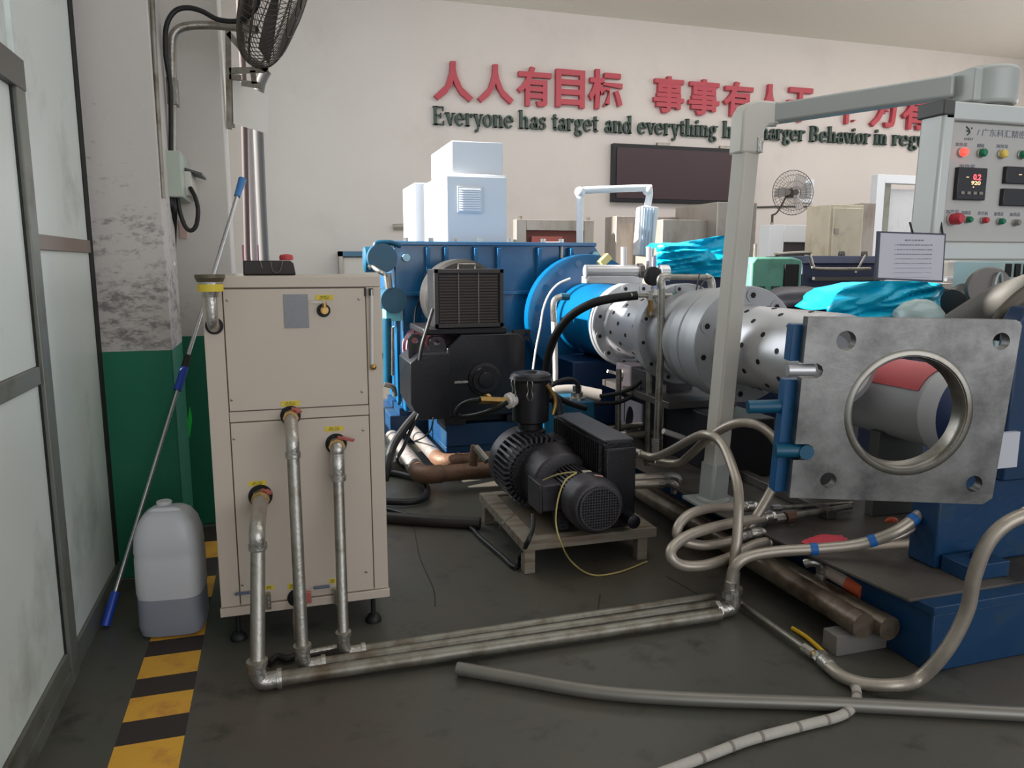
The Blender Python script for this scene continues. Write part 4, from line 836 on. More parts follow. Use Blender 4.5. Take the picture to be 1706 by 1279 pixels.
# parallel drum behind (seen through the bore)
DX,DZ=2.885,.85
dr=thing('grey_drum','light grey cylindrical barrel of a second machine, seen through the plate bore','machine barrel',(DX,3.6,BZ))
dd=lambda n_,y0,pr,m: obj(n_,MB().lathe((DX,y0,DZ),(0,-1,0),pr,56),m,dr,ang=30)
dd('shell',3.5,[(0,.188),(.86,.188)],'drum'); dd('end_ring',2.64,[(0,.205),(.10,.205)],mat('pale_ring',(206,208,212),.45)); dd('end_head',2.54,[(0,.205),(.10,.205),(.12,.18)],mat('navy_head',(40,60,104),.4))
rp=[]; 
pts=[(.190*math.cos(a),.190*math.sin(a)) for a in [R(62+5*k) for k in range(19)]]
mb=MB(); n_=len(pts)
for yy_ in (2.68,3.3): mb.v+=[Vector((DX+u,yy_,DZ+v)) for u,v in pts]
for yy_ in (2.68,3.3): mb.v+=[Vector((DX+u*1.015,yy_,DZ+v*1.015)) for u,v in pts]
for k in range(n_-1): mb.f+=[(k,k+1,n_+k+1,n_+k),(2*n_+k,3*n_+k,3*n_+k+1,2*n_+k+1),(k,2*n_+k,2*n_+k+1,k+1),(n_+k,n_+k+1,3*n_+k+1,3*n_+k)]
obj('red_band',mb,mat('faded_red_label',(206,90,96),.5),dr,label='faded red label on top')
for k in range(2): obj('cradle',MB().box(DX-.14,DX+.14,2.92+.45*k,2.98+.45*k,BZ+.012,DZ-.15),'dkgrey',dr,bevel=.004)
single('deck_rail',MB().box(2.5,2.56,2.95,4.6,BZ+.013,BZ+.06),'grim','steel rail lying on the deck under the grey barrel','rail',bevel=.004)

# ================================================================ GREY POST WITH SWING ARM AND CONTROL BOX
pb=P(1187,838,z=BZ+.012); ptop=P(1243,247,y=pb.y-.02)
gp=thing('arm_post','tall grey post on the base carrying the swing arm and control box','post',pb)
up_=(ptop-pb).normalized()
obj('base_plate',MB().box(pb.x-.11,pb.x+.13,pb.y-.12,pb.y+.12,BZ+.012,BZ+.03),'arm',gp,bevel=.003)
obj('foot_flange',MB().lathe(pb+Vector((0,0,.018)),(0,0,1),[(0,.085),(.012,.085),(.02,.07)],28),'arm',gp)
def oct_(c,d,hx,hy,ch,rz=0):
    _=0; q=[(-hx+ch,-hy),(hx-ch,-hy),(hx,-hy+ch),(hx,hy-ch),(hx-ch,hy),(-hx+ch,hy),(-hx,hy-ch),(-hx,-hy+ch)]
    r=Matrix.Rotation(rz,3,'Z'); return [Vector(c)+r@Vector((x,y,0)) for x,y in q]
RZ=R(12)
obj('post_tube',MB().prism(oct_(pb+Vector((0,0,.03)),up_,.052,.045,.010,RZ),ptop-pb-Vector((0,0,.03))),'post',gp,bevel=.002)
obj('socket',MB().prism(oct_(pb+Vector((0,0,.03)),up_,.060,.053,.012,RZ),up_*.19),'arm',gp,bevel=.003)
rr_=Matrix.Rotation(RZ,3,'Z')
for dx in (-.012,.030):
    for dz in (.09,.15): obj('set_screw',MB().lathe(pb+up_*dz+rr_@Vector((.0606,dx,0)),rr_@Vector((1,0,0)),[(0,.006),(.002,.006)],10),'hole',gp)
# elbow and arm
e0=ptop; aj=P(1592,144,y=2.66); el=P(1266,190,y=pb.y-.02)
ex0,ex1,ez=ptop.x-.062-el.x,ptop.x+.058-el.x,ptop.z-el.z-.03
obj('elbow',MB().prism([el+Vector((ex0,-.055,ez)),el+Vector((ex0+.004,-.055,-.01)),el+Vector((ex0+.03,-.055,.035)),el+Vector((ex0+.08,-.055,.055)),el+Vector((.08,-.055,.052)),el+Vector((.08,-.055,-.050)),el+Vector((ex1+.03,-.055,-.060)),el+Vector((ex1+.005,-.055,-.085)),el+Vector((ex1,-.055,ez))],(0,.11,0)),'post',gp,bevel=.012)
obj('elbow_plate',MB().box(el.x+ex1-.035,el.x+ex1-.003,el.y-.062,el.y-.05,el.z+ez+.005,el.z+ez+.075),'fit',gp,bevel=.002)
am=obj('swing_arm',MB().obox(el+Vector((.06,0,.0)),aj,.085,.088),'arm',gp,bevel=.010)
obj('clamp_collar',MB().obox(el+Vector((.055,0,0)),el+Vector((.085,-.02,0)),.10,.10),'fit',gp,bevel=.004)
jt=P(1645,148,y=2.62)
jh=thing('arm_joint','rounded grey swivel head at the end of the swing arm','swivel joint',jt)
obj('head',MB().lathe(jt-Vector((0,0,.075)),(0,0,1),[(0,.105),(.01,.115),(.14,.115),(.152,.10),(.158,.06)],40).box(jt.x-.135,jt.x,jt.y-.06,jt.y+.06,jt.z-.065,jt.z+.065),'arm',jh,bevel=.008)
obj('lower_ring',MB().lathe(jt-Vector((0,0,.10)),(0,0,1),[(0,.10),(.025,.10)],36),'dkgrey',jh)
# control box: plane facing -Y, verticals tilted with the arm
BY=2.50
A=P(1588,203,y=BY); Bz=P(1566,402,y=BY); W_=.62
cbx=thing('control_box','grey control box with indicator lamps and digital meters hung from the arm','control panel',(A.x+.3,BY,Bz.z))
top=A.z; bot=Bz.z; xl0=Bz.x; xl=A.x
def bx4(name,x0t,x0b,x1,z0,z1,y0,y1,m,bev=.004,parent=cbx,label=None):
    f=lambda z:x0b+(x0t-x0b)*(z-bot)/(top-bot)
    return obj(name,MB().prism([(f(z0),y0,z0),(x1,y0,z0),(x1,y0,z1),(f(z1),y0,z1)],(0,y1-y0,0)),m,parent,label,bev)
bx4('case',xl,xl0,xl+W_,bot-.01,top+.01,BY+.01,BY+.09,'post')
bx4('face_panel',xl+.0,xl0,xl+W_,bot+.0,top,BY-.004,BY+.012,'hmi')
bx4('top_profile',xl-.06,xl0-.06,xl+W_,top+.004,top+.075,BY-.02,BY+.10,'hmip',.008)
bx4('bottom_profile',xl-.06,xl0-.06,xl+W_,bot-.075,bot-.004,BY-.02,BY+.10,'hmip',.008)
obj('left_profile',MB().prism([(xl0-.065,BY-.02,bot-.06),(xl0-.005,BY-.02,bot-.06),(xl-.005,BY-.02,top+.06),(xl-.065,BY-.02,top+.06)],(0,.12,0)),'hmip',cbx,bevel=.012)
obj('corner_cap',MB().box(xl-.075,xl-.02,BY-.026,BY+.11,top+.02,top+.08),'dkgrey',cbx,bevel=.006)
obj('corner_cap',MB().box(xl0-.08,xl0-.02,BY-.026,BY+.11,bot-.085,bot-.03),'dkgrey',cbx,bevel=.006)
obj('hanger',MB().box(jt.x-.16,jt.x+.12,jt.y-.1,jt.y+.1,top+.07,jt.z-.09),'post',cbx,bevel=.01)
def fp_(px,py): return P(px,py,y=BY-.005)
def lamp(px,py,r,m,name,prt=.02,ringm='fit',label=None):
    c=fp_(px,py); o=obj(name,MB().lathe(c,(0,-1,0),[(0,r*1.15),(.006,r*1.15),(.008,r)],24),ringm,cbx)
    obj('lens',MB().lathe(c+Vector((0,-.007,0)),(0,-1,0),[(0,r),(prt*.7,r),(prt,r*.7)],24),m,o,label)
lamp(1601,254,.0165,'lred','indicator_lamp',label='lit red lens'); lamp(1633,255,.0165,'lgrn','indicator_lamp',label='green lens'); lamp(1667,257,.0165,'lamb','indicator_lamp',label='amber lens'); lamp(1700,258,.0165,'lgrn','indicator_lamp',label='green lens'); lamp(1733,260,.0165,'lred','indicator_lamp')
lamp(1585,365,.023,'lrd','stop_button',.045,'hmi',label='red mushroom button'); lamp(1610,366,.0125,'lgrn','push_button'); lamp(1637,367,.0125,'lrd','push_button'); lamp(1664,369,.0125,'lgrn','push_button'); lamp(1690,371,.0125,'lgy','push_button'); lamp(1716,373,.0125,'lgrn','push_button')
def meter(x0,y0,x1,y1,rows):
    a=fp_(x0,y1); b=fp_(x1,y0); o=obj('digital_meter',MB().box(a.x,b.x,BY-.022,BY,a.z,b.z),'disp',cbx,bevel=.003); h=b.z-a.z; wd=b.x-a.x
    for s,u0,u1,v0,v1,m in rows: obj('digits',text_mb(s,(a.x+wd*u0,a.x+wd*u1,a.z+h*v0,a.z+h*v1,BY-.0235),th=.0015,off=.015),m,o)
    return o,a,b
o,a,b=meter(1587,281,1640,333,[('-',.28,.36,.69,.71,'segw'),('0.2',.52,.78,.62,.80,'seg'),('920',.46,.78,.47,.59,'segw'),('.',.53,.57,.38,.42,'segw')])
for k in range(4): obj('key',MB().box(a.x+(b.x-a.x)*(.13+.21*k),a.x+(b.x-a.x)*(.25+.21*k),BY-.026,BY-.02,a.z+(b.z-a.z)*.17,a.z+(b.z-a.z)*.26),'lgy',o,bevel=.001)
meter(1669,281,1745,306,[('-',.28,.34,.52,.56,'segw'),('4.0',.42,.72,.3,.8,'seg')]); meter(1664,317,1745,343,[('0.0',.45,.75,.25,.78,'seg')])
# logo + heading print
a=fp_(1606,232); b=fp_(1624,210)
lg=MB().tube([(a.x+.006,BY-.005,b.z-.004),(a.x+.02,BY-.005,b.z-.014),(a.x+.026,BY-.005,b.z-.026),(a.x+.014,BY-.005,b.z-.036)],.0028,6,sub=4).tube([(a.x+.008,BY-.005,b.z-.018),(a.x+.02,BY-.005,b.z-.024)],.0022,6)
lg.box(a.x+.032,a.x+.038,BY-.006,BY-.004,b.z-.012,b.z-.006)
obj('logo',lg,'grn',cbx,label='small dark green emblem')
obj('heading_print',text_mb('/ 广东科汇精密机械有限公司',(fp_(1628,225).x,fp_(1780,225).x,fp_(1640,227).z,fp_(1640,214).z,BY-.0055),th=.001),'txt',cbx)
obj('heading_print',text_mb('KNEET',(a.x+.002,b.x,a.z-.002,a.z+.007,BY-.0055),th=.001),'txt',cbx)
for x0,x1,y in ((1592,1612,240),(1628,1640,242),(1660,1680,243),(1598,1625,276),(1576,1598,352),(1602,1618,354),(1629,1646,355),(1656,1672,356),(1682,1700,357)):
    obj('caption_print',text_mb('真空机' if (x0%2) else '加热泵',(fp_(x0,y).x,fp_(x1,y).x,fp_(x0,y+3.2).z,fp_(x0,y-3.2).z,BY-.0055),th=.001),'txt',cbx)
# hanging notice
ny=BY-.03
n0,n1,n2,n3=P(1464,385,y=ny),P(1576,389,y=ny),P(1571,470,y=ny),P(1459,465,y=ny)
nt=thing('framed_notice','framed sheet of small print hanging below the control box','notice',n3)
obj('notice_frame',MB().prism([n0,n1,n2,n3],(0,.012,0)),'pframe',nt)
def lerp2(u,v): return n3.lerp(n2,u).lerp(n0.lerp(n1,u),v)
obj('sheet',MB().prism([lerp2(.025,.035)-Vector((0,.002,0)),lerp2(.975,.035)-Vector((0,.002,0)),lerp2(.975,.965)-Vector((0,.002,0)),lerp2(.025,.965)-Vector((0,.002,0))],(0,.004,0)),'paper',nt)
lines=['操作注意事项','1.开机前检查各部件是否正常','2.检查冷却水是否畅通无堵塞','3.检查真空泵油位是否足够量','4.启动后观察压力表的读数值','5.运行时禁止打开机器防护罩','6.停机后请关闭总电源及水阀','7.定期清洁保养设备各个部位','8.如有异常请及时通知维修人']
for k,s in enumerate(lines):
    v=.86-k*.095; p0=lerp2(.38 if k==0 else .24,v-.045 if k else v-.04); p1=lerp2(.66 if k==0 else .80,v)
    obj('print_line',text_mb(s,(p0.x,p1.x,p0.z,p1.z,ny-.0035),th=.001),'txt',nt)
obj('hook',MB().tube([lerp2(.5,.98),lerp2(.5,1.0)+Vector((0,.02,.04))],.004,6,smooth=False),'rub',nt)
obj('hook',MB().tube([lerp2(.95,.98),lerp2(.95,1.0)+Vector((0,.02,.07))],.004,6,smooth=False),'rub',nt)

# ================================================================ VACUUM PUMP ON PALLET
pz=.17
pal=thing('pump_pallet','low timber stand under the vacuum pump','pallet',(1.45,3.7,0))
X0,X1,Y0,Y1=1.083,1.80,3.355,4.2
obj('deck_board',MB().box(X0+.06,X1-.04,Y0+.03,Y1-.02,pz-.035,pz-.01),'woodd',pal,bevel=.002)
obj('front_beam',MB().box(X0,X1,Y0,Y0+.075,pz-.05,pz),'wood',pal,bevel=.003); obj('rear_beam',MB().box(X0,X1,Y1-.07,Y1,pz-.05,pz),'wood',pal,bevel=.003)
obj('side_beam',MB().box(X0,X0+.09,Y0+.076,Y1-.071,pz-.05,pz),'wood',pal,bevel=.003); obj('side_beam',MB().box(X1-.09,X1,Y0+.076,Y1-.071,pz-.05,pz),'wood',pal,bevel=.003)
for x,y in ((X0+.01,Y0+.01),(X1-.10,Y0+.01),(X0+.01,Y1-.08),(X1-.10,Y1-.08)): obj('leg',MB().box(x,x+.055,y,y+.06,0,pz-.05),'wood',pal,bevel=.003)
vx,vz=1.418,.352
vp=thing('vacuum_pump','black rotary vacuum pump with finned motor, filter canister and exhaust box','vacuum pump',(vx,3.7,pz))
def vl(name,y,prof,m,parent=vp,n=48,**k): return obj(name,MB().lathe((vx,y,vz),(0,1,0),prof,n),m,parent,ang=30,**k)
fc=vl('fan_cover',3.22,[(0,.098),(.004,.118),(.02,.132),(.05,.138),(.15,.138),(.155,.13)],'pumpg')
vl('grille_backing',3.214,[(0,.100),(.006,.100)],'hole')
gr=MB()
for k in range(-7,8):
    x=k*.0135; h=math.sqrt(max(0,.098**2-x*x)); gr.box(vx+x-.0022,vx+x+.0022,3.207,3.213,vz-h,vz+h); gr.box(vx-h,vx+h,3.205,3.211,vz+x-.0022,vz+x+.0022)
gr.ringd((vx,3.202,vz),(0,1,0),.106,.098,.016)
obj('grille',gr,'pumpg',fc)
vl('motor_body',3.37,[(0,.100),(.24,.100)],'blk2')
fin=MB().box(-.003,.003,0,.235,.098,.122).mesh('fin'); fin.materials.append(M['pumpg'])
for k in range(40):
    if 12<k<17: pass
    o=bpy.data.objects.new('fin',fin); COL.objects.link(o); o.parent=vp; o.location=Vector((vx,3.372,vz))-vp.location; o.rotation_euler=(0,2*PI*k/40,0)
obj('coupling_housing',MB().lathe((1.385,3.60,.362),(0,1,0),[(0,.13),(.004,.155),(.02,.165),(.12,.168),(.16,.180),(.21,.182)],48),'pumpg',vp,ang=30)
bx,bz=1.315,.378
def bl_(name,y,prof,m): return obj(name,MB().lathe((bx,y,bz),(0,1,0),prof,48),m,vp,ang=30)
bl_('pump_body',3.80,[(0,.165),(.24,.165)],'blk2')
fin2=MB().box(-.006,.006,0,.2,.155,.200).mesh('fin'); fin2.materials.append(M['pumpg'])
for k in range(40):
    o=bpy.data.objects.new('fin',fin2); COL.objects.link(o); o.parent=vp; o.location=Vector((bx,3.80,bz))-vp.location; o.rotation_euler=(0,2*PI*(k+.5)/40,0)
bl_('rear_cover',4.0,[(0,.200),(.02,.206),(.10,.203),(.15,.17),(.16,.09)],'pumpg')
obj('vent_slots',MB().box(vx-.132,vx-.10,3.66,3.665,vz+.07,vz+.10).box(vx-.132,vx-.10,3.68,3.685,vz+.07,vz+.10).box(vx-.132,vx-.10,3.70,3.705,vz+.07,vz+.10),'blk',vp)
tb=obj('terminal_box',MB().box(vx-.205,vx-.09,3.46,3.64,vz-.08,vz+.06),'pumpg',vp,bevel=.008)
obj('box_lid',MB().box(vx-.218,vx-.203,3.455,3.645,vz-.085,vz+.065),'pumpg',tb,bevel=.004)
obj('name_sticker',MB().obox((vx+.0,3.43,vz+.1235),(vx+.045,3.43,vz+.1215),.03,.003,up=(0,0,1)),'creamb',vp); obj('name_sticker',MB().obox((vx+.01,3.30,vz+.139),(vx+.05,3.30,vz+.131),.02,.003),mat('pink_sticker',(196,150,140),.6),vp)
obj('eye_bolt',MB().lathe((vx-.02,3.36,vz+.118),(0,0,1),[(0,.008),(.02,.01)],10),'fit',vp)
for s in (-1,1):
    for y in (3.45,3.88): obj('mounting_foot',MB().box(vx+s*.06,vx+s*.13,y,y+.06,pz+.001,vz-.08),'blk2',vp,bevel=.004)
# exhaust box
ebx0,ebx1,eby0,eby1,ebz=1.505,1.665,3.36,4.1,.635
eb=obj('exhaust_box',MB().prism([(ebx0,eby0,.19),(ebx1,eby0,.19),(ebx1,eby0,ebz-.02),(ebx1-.02,eby0,ebz),(ebx0+.02,eby0,ebz),(ebx0,eby0,ebz-.02)],(0,eby1-eby0,0)),'blk2',vp,bevel=.008)
obj('box_front_cover',MB().box(ebx0+.0,ebx1+.004,eby0-.018,eby0+.003,.20,ebz-.03),'blk',eb,bevel=.01)
obj('box_top_cover',MB().box(ebx0+.0,ebx1,eby0+.01,eby1-.02,ebz-.006,ebz+.008),mat('grey_box_top',(72,72,78),.5,.2,var=.15),eb,bevel=.004)  # top cover in a lighter grey than the box
for k in range(24):
    y=eby0+.03+k*.028; obj('cooling_fin',MB().box(ebx0-.018,ebx0+.003,y,y+.009,.38,ebz-.012),'blk2',eb)
c=P(1046,862,y=3.3); obj('drain_plug',MB().cyl((c.x,3.36,c.z),(c.x,3.25,c.z),.032,n=24).lathe((c.x,3.25,c.z),(0,-1,0),[(0,.034),(.02,.034),(.025,.02)],20),'blk',vp)
obj('pump_bridge',MB().box(vx-.02,ebx0+.01,3.83,4.05,vz+.05,vz+.19),'blk2',vp,bevel=.02)
# inlet neck and canister
fcx,fcy=1.325,3.98
obj('inlet_neck',MB().lathe((fcx,fcy,.53),(0,0,1),[(0,.075),(.02,.085),(.05,.085),(.06,.07),(.10,.07)],28),'blk2',vp)
cn_=obj('filter_canister',MB().lathe((fcx,fcy,.625),(0,0,1),[(0,.085),(.01,.102),(.235,.108)],40),'blk',vp,ang=30)
obj('canister_lid',MB().lathe((fcx,fcy,.86),(0,0,1),[(0,.116),(.012,.120),(.02,.116),(.034,.112),(.044,.10),(.046,.055),(.030,.045),(.030,.02)],40),'blk',vp,ang=30)
for a in (200,330,250,20):
    e=Vector((math.cos(R(a)),math.sin(R(a)),0)); tt=Vector((-e.y,e.x,0)); c=Vector((fcx,fcy,0))
    cl=MB()
    for s in (-.012,.012): cl.tube([c+e*.120+tt*s+Vector((0,0,.872)),c+e*.124+tt*s*1.2+Vector((0,0,.85)),c+e*.115+tt*s*.8+Vector((0,0,.82)),c+e*.117+tt*s*1.3+Vector((0,0,.79)),c+e*.112+tt*s*.6+Vector((0,0,.765))],.003,6)
    obj('wire_clip',cl,'fit',cn_)
a=P(845,664,y=4.0)
obj('side_port',MB().cyl((fcx-.09,fcy-.02,a.z),(fcx-.155,fcy-.05,a.z),.033,n=20).lathe((fcx-.125,fcy-.035,a.z),(-1,-.45,0),[(0,.045),(.018,.045)],8),'pvc',cn_)
b=P(800,666,y=3.92)
bc=thing('brass_coupling','brass hose coupling screwed into the filter canister side','coupling',b)
obj('body',MB().cyl((fcx-.155,fcy-.05,a.z),b,.022,n=6).cyl(b+Vector((.055,.02,0)),b+Vector((.035,.012,0)),.028,n=8),'brass',bc)
single('vacuum_hose',MB().tube([b,P(785,668,y=3.95),P(770,674,y=4.0),P(761,685,y=4.1),P(766,694,y=4.1),P(790,692,y=4.0),P(820,683,y=3.9),P(845,670,y=3.85)],.014,12),'rub','black hose looping left from the brass coupling and back','hose')
rp2=MB().tube([P(905,660,y=3.95),P(925,665,y=3.98),P(930,690,y=3.98)],.03,12); obj('return_elbow',rp2,'blk2',vp)
obj('sensor_fitting',MB().tube([P(910,640,y=3.9),P(925,665,y=3.9),P(921,690,y=3.9)],.012,10),'brass',vp)
single('tank_link_hose',MB().tube([P(912,650,y=4.0),P(940,668,y=4.2),P(975,680,y=4.4)],.018,10),'rub','black link hose between canister and teal tank','hose')
# thin yellow cable and cable to terminal box
single('thin_yellow_cable',MB().tube([P(905,800,y=3.5),P(930,790,y=3.35),P(960,787,y=3.24),P(942,800,y=3.19),P(930,830,y=3.18),P(926,870,y=3.17),P(935,905,y=3.15),P(952,935,z=.05),P(985,957,z=.008),P(1030,953,z=.008),P(1078,935,z=.008)],.0042,6),mat('dirty_yellow_cable',(176,160,96),.5),'thin yellowish cable draped over the pump motor to the floor','cable')
single('motor_cable',MB().tube([P(888,858,y=3.42),P(887,880,y=3.35),P(878,905,y=3.32),P(865,930,z=.02),P(858,945,z=.014),P(835,925,z=.014),P(800,895,z=.014),P(785,880,z=.014),P(760,872,z=.014),P(700,862,z=.014),P(645,848,z=.014)],.012,10),'rub','black cable from the pump motor box across the floor to the left','cable')
single('thick_floor_cable',MB().tube([P(640,835,z=.03),P(680,836,z=.03),P(705,830,z=.03),P(712,815,z=.03),P(700,800,z=.03),P(670,790,z=.03),P(640,785,z=.03)],.022,10),'rub','thick black cable curling on the floor behind the cabinet','cable')
single('floor_duct',MB().tube([P(640,862,z=.03),P(720,868,z=.03),P(800,872,z=.03)],.035,12),mat('black_duct',(40,34,30),.5,var=.3),'dark oily duct lying on the floor left of the pallet','duct')
single('fine_wire',MB().tube([P(868,850,y=3.6),P(850,862,y=3.55),P(836,872,y=3.5),P(832,880,z=.18)],.003,6),'galvd','very fine grey wire beside the pallet','wire')

# insulated pipes
for i,(a,b,e,r,lb) in enumerate([((640,668),(700,790),(812,786),.058,'front silver insulated pipe turning right with a rusty elbow'),((652,650),(733,768),(812,770),.052,'rear silver insulated pipe turning right with a rusty elbow')]):
    z=.13; A_=P(*a,z=z); B_=P(*b,z=z); E_=P(*e,z=z)
    A_=B_+Vector((-.02,1.15,0)); E_=Vector((1.75,B_.y-.02,z))
    t=thing('insulated_pipe',lb,'pipe',(B_.x,B_.y,0))
    obj('foil_run',MB().tube(resample([A_,B_+Vector((0,.12,0))],10),r,20,smooth=False),'foil',t)
    obj('elbow',MB().tube([B_+Vector((0,.13,0)),B_+Vector((.005,.04,0)),B_+Vector((.05,-.02,0)),B_+Vector((.14,-.025,0))],r*1.05,18),'rust',t)
    obj('rusty_run',MB().tube([B_+Vector((.13,-.025,0)),E_],r*.95,18,smooth=False),'rust',t)
t=thing('stop_valve','rusty valve with a short lever standing left of the pump body','valve',P(790,745,y=4.5))
obj('body',MB().tube([P(792,742,y=4.5),P(790,756,y=4.5),P(788,775,y=4.5)],.028,10),'rust',t); obj('stem',MB().tube([P(793,745,y=4.45),P(812,768,y=4.35)],.022,10,smooth=False),'galv',t)
single('cable_tray',MB().box(P(640,765,z=.1).x,P(690,765,z=.1).x,P(668,768,z=.1).y,P(668,740,z=.1).y,0,.1),'galvd','grey metal trunking end beside the insulated pipes','trunking',bevel=.004)

# ================================================================ MAIN MOTOR AND BLOWER
my=5.3
mb_=thing('motor_plinth','dark blue plinth under the black main motor','plinth',(1.4,5.8,0))
obj('plinth_body',MB().box(1.13,1.75,my+.05,6.03,.17,.34),'blued',mb_,bevel=.008)
obj('foot_step',MB().box(1.13,1.77,my+.06,6.03,0,.17),'blued',mb_,bevel=.006)
mm=thing('main_motor','large black main drive motor with blower on its top','motor',(1.42,5.7,.34))
x0,x1=P(745,620,y=my).x,P(876,620,y=my).x
z1=P(800,556,y=my).z; 
obj('motor_frame',MB().prism([(x0,my,.40),(x1,my,.40),(x1,my,z1-.06),(x1-.05,my,z1),(x0+.10,my,z1),(x0,my,z1-.10)],(0,.75,0)),'blk',mm,bevel=.012)
obj('motor_feet',MB().box(x0-.02,x0+.14,my+.02,my+.72,.341,.40).box(x1-.14,x1+.02,my+.02,my+.72,.341,.40).box(x0+.1,x1-.1,my+.1,my+.72,.345,.41),'blk2',mm,bevel=.004)
c=P(808,632,y=my)
obj('end_bell',MB().lathe((c.x,my,c.z),(0,-1,0),[(0,.13),(.01,.125),(.02,.10),(.03,.095),(.03,.06),(.04,.055),(.045,.03)],36),'blk2',mm,ang=30)
obj('nameplate_slot',MB().box(P(757,636,y=my).x,P(785,636,y=my).x,my-.006,my+.002,P(770,638,y=my).z,P(770,634,y=my).z),'fit',mm)
tx0=P(684,640,y=my-.1).x; tz0,tz1=P(700,700,y=my-.1).z,P(700,590,y=my-.1).z
tb=obj('terminal_box',MB().prism([(tx0+.06,my-.1,tz0),(x0-.001,my-.1,tz0),(x0-.001,my-.1,tz1),(tx0+.08,my-.1,tz1),(tx0,my-.1,tz1-.06),(tx0,my-.1,tz0+.12)],(0,.5,0)),'blk',mm,bevel=.006)
for k,(px,py) in enumerate(((692,568),(728,572))):
    c=P(px,py,y=my+.05)
    obj('lifting_lug',merged(shape2d([[(-.05,-.12),(.09,-.12),(.05,.03),(.02,.05),(-.03,.05),(-.055,.02)],circ(-.005,.005,.022,20)],.03,lambda u,v,w_,c=c:Vector((c.x+u,c.y+w_,c.z+v)))),'blk',mm,bevel=.003)
c=P(877,556,y=my); obj('lifting_lug',merged(shape2d([[(-.10,-.05),(.03,-.05),(.035,.03),(-.10,.03)],circ(.005,-.008,.014,16)],.02,lambda u,v,w_,c=c:Vector((c.x+u,c.y+w_+.02,c.z+v)))),'blk',mm)
# blower
bl=obj('blower_scroll',MB().lathe((P(775,492,y=5.5).x,5.55,P(775,492,y=5.5).z-.02),(0,1,0),[(0,.26),(.02,.285),(.25,.285),(.27,.26)],48),mat('grey_scroll',(70,68,66),.45,.3),mm,ang=30)
fx0,fx1=P(723,500,y=my).x,P(838,500,y=my).x; fz0,fz1=P(780,545,y=my).z,P(780,448,y=my).z
fb_=obj('filter_box',MB().box(fx0,fx1,my,my+.24,fz0,fz1),'blk2',mm,bevel=.006)
obj('box_frame',MB().box(fx0,fx0+.03,my-.02,my,fz0,fz1).box(fx1-.03,fx1,my-.02,my,fz0,fz1).box(fx0,fx1,my-.02,my,fz0,fz0+.03).box(fx0,fx1,my-.02,my,fz1-.03,fz1),mat('frame_grey_black',(58,54,54),.5,.2),fb_,bevel=.003)
gm=mat('brown_filter_mesh',(70,60,58),.6,.2,var=.2,scale=30)
for i in range(3):
    a=fx0+.035+i*(fx1-fx0-.07)/3; b=fx0+.035+(i+1)*(fx1-fx0-.07)/3-.008
    g_=MB(); 
    for k in range(17): z=fz0+.035+k*(fz1-fz0-.07)/17; g_.box(a,b,my-.012,my-.004,z,z+.013)
    obj('filter_panel',g_,gm,fb_)
    if i: obj('divider',MB().box(a-.010,a-.002,my-.018,my-.004,fz0+.03,fz1-.03),mat('divider_tan',(112,100,92),.5) if i==1 else bpy.data.materials['divider_tan'],fb_)
hx0,hx1=P(764,440,y=my).x,P(792,440,y=my).x; hz=P(780,440,y=my).z
obj('handle',MB().tube([(hx0,my+.01,fz1),(hx0,my+.01,hz),(hx1,my+.01,hz),(hx1,my+.01,fz1)],.007,8,smooth=False),'galv',fb_)
obj('blower_base',MB().box(fx0-.08,fx1+.03,my+.0,my+.6,z1,fz0-.002),'blk2',mm,bevel=.01)
obj('duct_plate',MB().prism([P(710,552,y=my+.1),P(770,556,y=my+.1),P(770,548,y=my+.5),P(720,545,y=my+.5)],(0,0,.02)),'dkgrey',mm)
single('motor_cable_bundle',MB().tube([P(694,690,y=5.15),P(675,712,y=5.1),P(655,742,y=5.0),P(646,775,y=4.9),P(640,800,y=4.85)],.030,10),'rub','thick black cable dropping from the motor terminal box, leftmost','cable')
single('motor_cable_thin',MB().tube([P(698,690,y=5.12),P(685,715,y=5.1),P(672,745,y=5.05),P(662,765,y=5.0),P(672,778,z=.1)],.013,10),'rub','thinner black cable hanging right of the thick motor cable','cable')
single('motor_cable_fine',MB().tube([P(722,695,y=5.15),P(718,715,y=5.15),P(706,728,y=5.15),P(690,735,z=.12)],.006,8),'rub','fine black wire looping under the terminal box','wire')
single('blower_cable',MB().tube([P(721,515,y=5.25),P(712,545,y=5.2),P(703,575,y=5.18),P(699,600,y=5.18)],.013,10),'rub','short black cable from the blower down to the terminal box','cable')
single('curved_wire',MB().tube([P(690,555,y=5.9),P(693,515,y=5.9),P(705,492,y=5.8),P(718,485,y=5.6)],.007,8),'rub','thin arched wire left of the blower in front of the gearbox','wire')
single('pink_cover',MB().lathe((P(716,560,y=6.0).x,6.05,P(716,580,y=6.0).z),(0,1,0),[(0,.18),(.05,.2),(.1,.2)],36),mat('pink_guard',(236,150,160),.5),'pink round coupling guard behind the black lifting lugs','guard')

